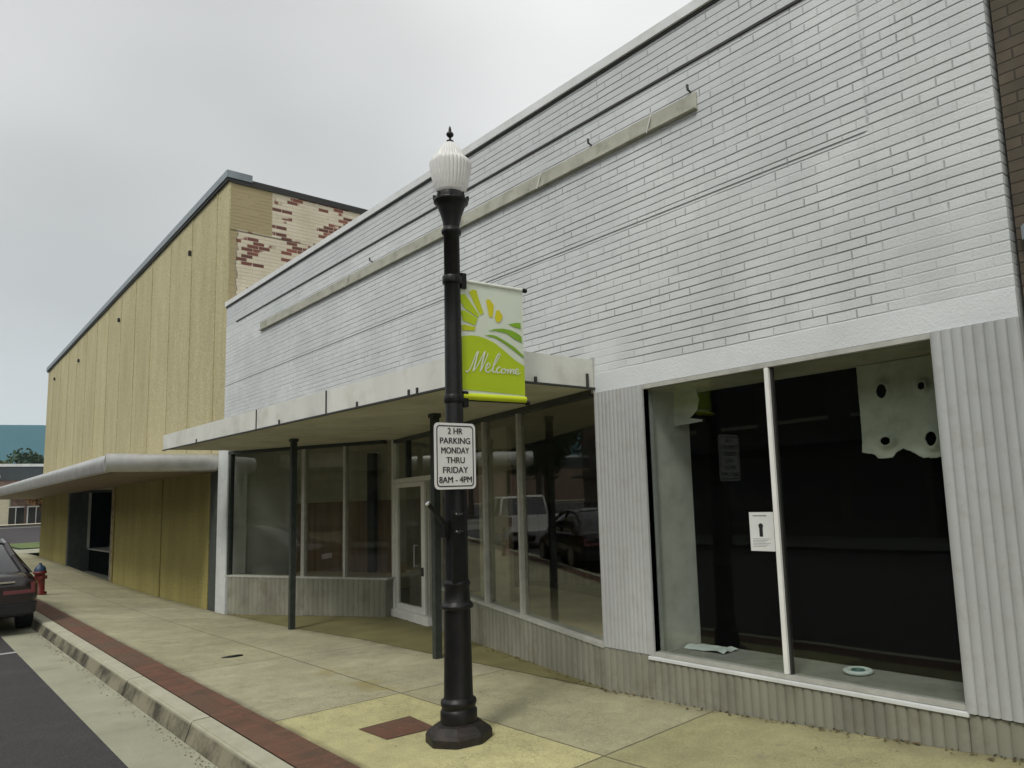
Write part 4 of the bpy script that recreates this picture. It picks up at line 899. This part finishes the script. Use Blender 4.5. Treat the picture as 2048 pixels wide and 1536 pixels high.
for k, (txt, wd) in enumerate((('2 HR', .125), ('PARKING', .255), ('MONDAY', .235), ('THRU', .155), ('FRIDAY', .21), ('8AM - 4PM', .275))):
    me = text_mesh(txt, .075, 0); X = [v.co.x for v in me.vertices]; hh = .044; ys = [v.co.y for v in me.vertices if True]
    sx = wd/(max(X)-min(X)); mid = (max(X)+min(X))/2; sy = hh/.0525; zb = 2.165-k*.0705
    for q_, dy in enumerate((-.0011, .0011)): mb.add([(SX+.0048+.0004*q_+v.co.z, 2.96+dy+(v.co.x-mid)*sx, zb+v.co.y*sy) for v in me.vertices], [tuple(p.vertices) for p in me.polygons])
    bpy.data.meshes.remove(me)
mb.build('sign_lettering', MT['signk'], PS)

# small things in the pavement
def gq(pts_, dz): return [(x, y, gz(x, y)+dz) for x, y in pts_]
mb = MB().add(gq([(-5.50, 2.66), (-5.10, 2.68), (-5.05, 3.06), (-5.50, 3.09)], .005), [(0, 1, 2, 3)])
o = mb.build('brick_inset', MT['paver']); tag(o, 'small red brick square set in the concrete beside the lamp base', 'paving inset')
mb = MB().lathe((-9.40, 2.99, gz(-9.4, 2.99)-.02), [(.10, 0), (.105, .026), (.03, .027)], 20); mb.v = [(-9.4+(v[0]+9.4)*.6, 2.99+(v[1]-2.99)*1.15, v[2]) for v in mb.v]
o = mb.build('utility_cover', MT['black']); tag(o, 'small dark oval utility cover in the pavement between lamp and kerb', 'utility cover')

# dead leaves and grit lying along the wall base and in the gutter
mb = MB(); rl_ = random.Random(5); vs = []; fs = []
def leafbit(x, y, z, sz):
    a = rl_.uniform(0, 6.28); i = len(vs); u = Vector((math.cos(a), math.sin(a), rl_.uniform(-.3, .3)))*sz; v = Vector((-math.sin(a), math.cos(a), rl_.uniform(-.3, .5)))*sz*.6; p = Vector((x, y, z+sz*.4))
    vs.extend([p-u, p+v, p+u, p-v]); fs.append((i, i+1, i+2, i+3))
for k in range(760):
    x = rl_.uniform(-15, -1.5); w_ = abs(rl_.gauss(0, .035))
    if x > -4.8: y = 4.585-w_
    else:
        if rl_.random() < .35: continue
        q = rec_top(x); y = q-.02-w_*1.5
    leafbit(x, y, gz(x, min(y, 4.6))+.006, rl_.uniform(.007, .019))
for k in range(420): x = rl_.uniform(-15, -3); leafbit(x, 1.80-abs(rl_.gauss(0, .05)), -.147, rl_.uniform(.004, .014))
for k in range(70): x = rl_.uniform(-15, -2); y = rl_.uniform(2.35, 4.5); leafbit(x, y, gz(x, y)+.002, rl_.uniform(.004, .011))
mb.add(vs, fs); o = mb.build('leaf_litter', mat('dry_leaf_litter', (.10, .075, .035), .9, var=.6, vscale=3)); tag(o, kind='stuff'); o['label'] = 'scattered dead leaves and grit along wall base and gutter'

# hydrant
HX, HY = -20.3, 2.47
H = thing('fire_hydrant', (HX, HY, 0), 'red fire hydrant with blue bonnet beside the dark parked car', 'hydrant')
MB().lathe((HX, HY, 0), [(.14, -.02), (.14, .03), (.10, .04), (.095, .42), (.125, .43), (.125, .47), (.10, .48)], 20).build('body', MT['red'], H)
MB().lathe((HX, HY, 0), [(.11, .48), (.105, .53), (.08, .58), (.03, .61), (.03, .65)], 20).build('bonnet', MT['blue'], H)
for dx, dy in ((0, -1), (0, 1), (1, 0)): MB().tube((HX+dx*.08, HY+dy*.08, .34), (HX+dx*.13, HY+dy*.13, .34), .04, n=14).build('nozzle_cap', MT['red'], H)

# ------------------------------------------------------------------ vehicles
def loft(mb, secs):
    n = len(secs[0]); vs = [p for s_ in secs for p in s_]
    mb.add(vs, [(k*n+i, k*n+(i+1) % n, (k+1)*n+(i+1) % n, (k+1)*n+i) for k in range(len(secs)-1) for i in range(n)], True)
    mb.add(secs[0], [tuple(range(n))]); mb.add(secs[-1], [tuple(range(n-1, -1, -1))])
def sedan(loc, label):
    """nose towards -x, tail at loc.x"""
    X0, Y0, Z0 = loc; T = thing('parked_car', loc, label, 'car', 'parked vehicles along the street')
    P = lambda x, y, z: (X0-x, Y0+y, Z0+z)
    prof = [(0, .42, .74, .84), (.04, .34, .86, .88), (.12, .27, .90, .91), (.5, .22, .93, .93), (1.0, .2, .95, .94), (2.4, .19, .95, .93), (3.4, .2, .93, .92), (4.0, .22, .84, .90), (4.4, .28, .74, .85), (4.62, .36, .62, .74), (4.68, .42, .55, .62)]
    secs = []
    for x, zb, zt_, hw in prof:
        s_ = []
        for yy, zz in ((-.96, .25), (-1, .5), (-.985, .75), (-.93, .92), (-.80, 1), (0, 1.02), (.80, 1), (.93, .92), (.985, .75), (1, .5), (.96, .25), (.85, 0), (-.85, 0)):
            s_.append(P(x, yy*hw, zb+(zt_-zb)*zz))
        secs.append(s_)
    mb = MB(); loft(mb, secs); b = mb.build('body', MT['carp'], T)
    cab = [(.62, .90, .905, .86, .80), (.95, .90, 1.18, .85, .66), (1.45, .90, 1.38, .85, .60), (2.1, .90, 1.43, .86, .60), (2.7, .90, 1.40, .86, .60), (3.2, .9, 1.18, .86, .68), (3.65, .88, .91, .84, .78)]
    secs = []
    for x, zb, zt_, hb, ht in cab:
        secs.append([P(x, -hb, zb), P(x, -(hb+ht)/2-.02, (zb+zt_)/2), P(x, -ht, zt_-.03), P(x, -ht+.08, zt_), P(x, 0, zt_+.015), P(x, ht-.08, zt_), P(x, ht, zt_-.03), P(x, (hb+ht)/2+.02, (zb+zt_)/2), P(x, hb, zb)])
    mb = MB(); loft(mb, secs); g_ = mb.build('cabin_glass', MT['carglass'], T)
    mb = MB()   # roof skin, pillars
    for (a, b_) in ((2, 3), (3, 4)):
        pa, pb = secs[a], secs[b_]
        for i in range(2, 6):
            q = [Vector(pa[i]), Vector(pa[i+1]), Vector(pb[i+1]), Vector(pb[i])]; mb.add([v+Vector((0, 0, .012)) for v in q], [(0, 1, 2, 3)], True)
    for sgn in (0, 1):
        idx = (8, 6) if sgn else (0, 2)
        for a in (0, 1, 3, 5):
            p0 = Vector(secs[a][idx[0]]); 
        path = [Vector(secs[k][idx[1]]) for k in range(7)]
        for a, b_ in zip(path, path[1:]): mb.tube(a, b_, .045, n=8)
        mb.tube(Vector(secs[3][idx[0]]), Vector(secs[3][idx[1]]), .04, n=8)
        q = [Vector(secs[0][idx[0]]), Vector(secs[1][idx[0]]), Vector(secs[2][idx[1]]), Vector(secs[1][idx[1]])]
        o_ = Vector((0, .03 if sgn else -.03, 0)); mb.prism([v+o_ for v in q], (0, -.02 if sgn else .02, 0))
    mb.build('roof_frame', MT['carp'], T)
    for sgn in (-1, 1):
        mb = MB(); mb.hexa([P(-.015, sgn*.86, .62), P(.30, sgn*.93, .66), P(.30, sgn*.90, .66), P(-.015, sgn*.45, .62)], [P(.03, sgn*.86, .80), P(.30, sgn*.92, .80), P(.30, sgn*.88, .80), P(.03, sgn*.45, .82)])
        mb.build('tail_light', MT['tail'], T, bevel=.01)
        mb = MB(); mb.hexa([P(4.4, sgn*.82, .55), P(4.60, sgn*.68, .52), P(4.66, sgn*.45, .50), P(4.4, sgn*.5, .55)], [P(4.35, sgn*.84, .68), P(4.55, sgn*.68, .64), P(4.60, sgn*.48, .61), P(4.4, sgn*.5, .68)])
        mb.build('headlight', MT['chrome'], T)
        for x in (.95, 3.75):
            wm = MB().tube(P(x, sgn*.74, .33), P(x, sgn*.93, .33), .33, n=28).build('wheel', MT['rubber'], T)
            mb = MB().tube(P(x, sgn*.90, .33), P(x, sgn*.935, .33), .21, n=20); mb.build('rim', MT['alum'], wm)
    MB().hexa([P(-.05, -.86, .30), P(-.05, .86, .30), P(.30, .92, .28), P(.30, -.92, .28)], [P(-.07, -.86, .50), P(-.07, .86, .50), P(.30, .93, .52), P(.30, -.93, .52)]).build('rear_bumper', MT['plastic'], T, bevel=.03)
    MB().box(*sorted((X0+.015, X0-.02)), Y0-.6, Y0+.6, Z0+.80, Z0+.825).build('trunk_trim', MT['chrome'], T)
    MB().box(*sorted((X0+.028, X0+.01)), Y0-.26, Y0+.26, Z0+.55, Z0+.67).build('number_plate', MT['signw'], T)
    return T
c1 = sedan((-14.78, .89, -.136), 'dark maroon sedan parked at the kerb at the left edge, rear corner showing')
def pickup(loc):
    X0, Y0, Z0 = loc; T = thing('pickup_truck', loc, 'white pickup truck parked behind the dark sedan, seen mirrored in the shop glass', 'pickup truck', 'parked vehicles along the street')
    P = lambda x, y, z: (X0-x, Y0+y, Z0+z)
    def bx(m_, x0, x1, y0, y1, z0, z1, tx0=0, tx1=0, ty=0):
        return m_.hexa([P(x0, y0, z0), P(x1, y0, z0), P(x1, y1, z0), P(x0, y1, z0)], [P(x0+tx0, y0+ty, z1), P(x1-tx1, y0+ty, z1), P(x1-tx1, y1-ty, z1), P(x0+tx0, y1-ty, z1)])
    m_ = MB(); bx(m_, 0, 2.0, -.96, -.88, .5, 1.15); bx(m_, 0, 2.0, .88, .96, .5, 1.15); bx(m_, 0, 2.0, -.88, .88, .5, .6); bx(m_, 0, .08, -.88, .88, .6, 1.15); m_.build('cargo_bed', MT['pickup'], T, bevel=.015)
    m_ = MB(); bx(m_, 2.02, 5.4, -.96, .96, .45, 1.12, 0, .05, .03); m_.build('body', MT['pickup'], T, bevel=.05)
    m_ = MB(); bx(m_, 2.05, 4.1, -.90, .90, 1.12, 1.75, .10, .55, .12); m_.build('cab_glass', MT['carglass'], T)
    m_ = MB(); bx(m_, 2.13, 3.58, -.80, .80, 1.74, 1.83, .03, .03, .04); 
    for sg in (-1, 1):
        for a, b_ in ((2.05, 2.15), (3.0, 3.02), (4.1, 3.55)): m_.tube(P(a, sg*.90, 1.12), P(b_, sg*.785, 1.76), .045, n=8)
    m_.build('cab_roof', MT['pickup'], T, bevel=.02)
    for sg in (-1, 1):
        for x in (.95, 4.5):
            wm = MB().tube(P(x, sg*.72, .38), P(x, sg*.97, .38), .38, n=26).build('wheel', MT['rubber'], T); MB().tube(P(x, sg*.93, .38), P(x, sg*.975, .38), .23, n=18).build('rim', MT['alum'], wm)
        m_ = MB(); bx(m_, 5.36, 5.43, sg*.8-.12, sg*.8+.12, .78, .98); m_.build('headlight', MT['chrome'], T)
        m_ = MB(); bx(m_, -.01, .04, sg*.9-.05, sg*.9+.05, .8, 1.1); m_.build('tail_light', MT['tail'], T)
    m_ = MB(); bx(m_, -.12, -.005, -.9, .9, .48, .62); bx(m_, 5.42, 5.52, -.92, .92, .45, .62); m_.build('bumper', MT['chrome'], T)
    m_ = MB(); bx(m_, 5.36, 5.42, -.6, .6, .7, 1.0); m_.build('grille', MT['plastic'], T)
    return T

# ------------------------------------------------------------------ trees
def tree(loc, h, cr, m_leaf, label, group=None, n=2600, leaf=.16, name='tree'):
    T = thing(name, loc, label, 'tree', group); x, y, z = loc; rnd = random.Random(int(x*13+y*7))
    mb = MB(); mb.tube((x, y, z-.2), (x, y, z+h*.45), h*.028, h*.018, 8)
    lobes = []
    for k in range(9):
        t = rnd.uniform(0, 6.28); r_ = cr*rnd.uniform(.2, .62); zz = z+h*rnd.uniform(.45, .86)
        c_ = Vector((x+r_*math.cos(t), y+r_*math.sin(t), zz)); lobes.append((c_, cr*rnd.uniform(.32, .55))); mb.tube((x, y, z+h*.40), c_, h*.012, h*.004, 6)
    mb.build('trunk', MT['bark'], T)
    mb = MB(); vs = []; fs = []
    for k in range(n):
        c_, r_ = lobes[rnd.randrange(9)]; d_ = Vector((rnd.gauss(0, 1), rnd.gauss(0, 1), rnd.gauss(0, .8))).normalized()*r_*(rnd.random()**.45)
        p = c_+d_; a = Vector((rnd.uniform(-1, 1), rnd.uniform(-1, 1), rnd.uniform(-1, 1))).normalized()*leaf*rnd.uniform(.6, 1.3); b = a.orthogonal().normalized()*leaf*.6
        i = len(vs); vs += [p-a, p+b, p+a, p-b]; fs.append((i, i+1, i+2, i+3))
    mb.add(vs, fs); mb.build('crown', m_leaf, T); return T
tree((-70.5, 8.6, .5), 3.7, 1.5, MT['leafa'], 'small autumn orange tree in front of the far shop', n=1500, leaf=.16)
for i, (x, y, h, cr, m_, lb) in enumerate(((-125, 9.0, 8.4, 3.6, 'leafg', 'olive green tree behind the far flat roofed shop, leftmost of three'), (-140, 16.5, 10.2, 4.2, 'leafd', 'dark green tree behind the far flat roofed shop, beside the yellow building'), (-170, 13.5, 10.6, 4.2, 'leafd', 'dark green tree behind the far flat roofed shop, middle and farthest of three'))):
    tree((x, y, .9), h, cr, MT[m_], lb, 'trees behind the far shop', n=3500, leaf=.32)

# ------------------------------------------------------------------ far shop at the end of the street
S = thing('shop_building', (-78, 8, .9), 'distant flat roofed shop with dark band and white canopy at the left edge', 'building')
MB().box(-90, -78, -18, 26, .5, 4.62).build('wall', MT['redbrick_y'], S)
MB().box(-90, -77.9, -18.2, 26.2, 4.621, 5.75).build('roof_band', MT['bandk'], S)
MB().box(-90, -77.85, -18.3, 26.3, 5.751, 5.98).build('roof_coping', MT['white'], S)
MB().box(-77.99, -76.3, 7.1, 26, 3.42, 3.66).build('shop_canopy', MT['white'], S)
MB().box(-77.99, -77.95, -4, 7.3, .9, 3.3).build('shopfront', MT['greyw'], S)
for k in range(6):
    wn = MB().box(-77.949, -77.93, 4.4+1.35*k, 5.5+1.35*k, 1.0, 2.35).build('window', MT['carglass'], S)
    MB().box(-77.929, -77.90, 4.33+1.35*k, 4.42+1.35*k, .95, 2.45).box(-77.929, -77.90, 4.42+1.35*k, 5.5+1.35*k, 2.36, 2.45).box(-77.929, -77.90, 4.92+1.35*k, 4.97+1.35*k, .95, 2.35).build('window_frame', MT['white'], wn)
MB().box(-77.2, -77.1, 6.3, 7.1, .9, 3.4).build('pier', MT['cream'], S)

# ------------------------------------------------------------------ across the street (seen only mirrored in the glass)
def row_building(x0, x1, h, m_, label):
    B = thing('row_building', ((x0+x1)/2, -13, 0), label, 'building', 'buildings across the street')
    MB().box(x0, x1, -24, -13, -.1, h).build('wall', m_, B); MB().box(x0-.05, x1+.05, -24, -12.85, h+.001, h+.25).build('roof_coping', MT['coping'], B)
    n = int((x1-x0)/2.6); st = (x1-x0)/n
    for k in range(n):
        xa = x0+st*(k+.18); xb = x0+st*(k+.82)
        wn = MB().box(xa, xb, -12.995, -12.98, 3.9, 5.6).build('window', MT['carglass'], B)
        MB().box(xa-.08, xb+.08, -12.979, -12.92, 3.78, 3.899).build('window_sill', MT['cream'], wn)
        MB().box(xa-.3, xb+.3, -12.995, -12.98, .5, 2.7).build('shop_window', MT['carglass'], B)
    MB().box(x0+.2, x1-.2, -12.99, -11.9, 3.0, 3.22).build('shop_canopy', MT['teal'], B)
row_building(-34, -20.5, 7.2, MT['cream'], 'pale cream two storey row building across the street, far from the lamp')
row_building(-20, -9, 7.8, MT['nbrick'], 'brown brick row building across the street between the cream and dark red ones')
row_building(-8.5, 6, 7.4, MT['redbrick'], 'dark red brick two storey row building straight across the street')
row_building(6.5, 22, 7.0, MT['nbrick'], 'dark brown brick row building across the street to the right')
pickup((-23.6, .72, -.136))
row_building(-62, -35, 8.5, MT['redbrick'], 'long dark red brick row building across the street at its far left end')
for i, (x, y) in enumerate(((-47, -5.2), (-58, -8.5), (-60, -2.6), (-66, -7.0))):
    tree((x, y, 0), 9.5, 3.4, MT['leafd'], ('dark green street tree mirrored in the shop glass, nearest of four by the crossing', 'dark green street tree by the far left end of the brick row, beside the crossing', 'dark green street tree closest to the kerb line beyond the crossing', 'dark green street tree farthest away across the crossing')[i], 'dark street trees by the crossing', n=2600, leaf=.24)
tree((-24, -10.6, 0), 6.2, 2.0, MT['leafg'], 'olive street tree across the road, seen mirrored in the shop glass', n=1800, leaf=.18)
for o in [can, dw]: bpy.data.objects.remove(o)

# ------------------------------------------------------------------ air
hz = MB().box(-2450, 60, -2750, 2750, -6, 185); hm = bpy.data.materials.new('thin_haze'); hm.use_nodes = True; t = hm.node_tree; t.nodes.clear()
o_ = N(t, 'ShaderNodeOutputMaterial'); pv = N(t, 'ShaderNodeVolumePrincipled'); pv.inputs['Color'].default_value = (.55, .84, 1, 1); pv.inputs['Density'].default_value = .00026
t.links.new(pv.outputs[0], o_.inputs['Volume']); h_ = hz.build('haze', hm); tag(h_, kind='stuff')
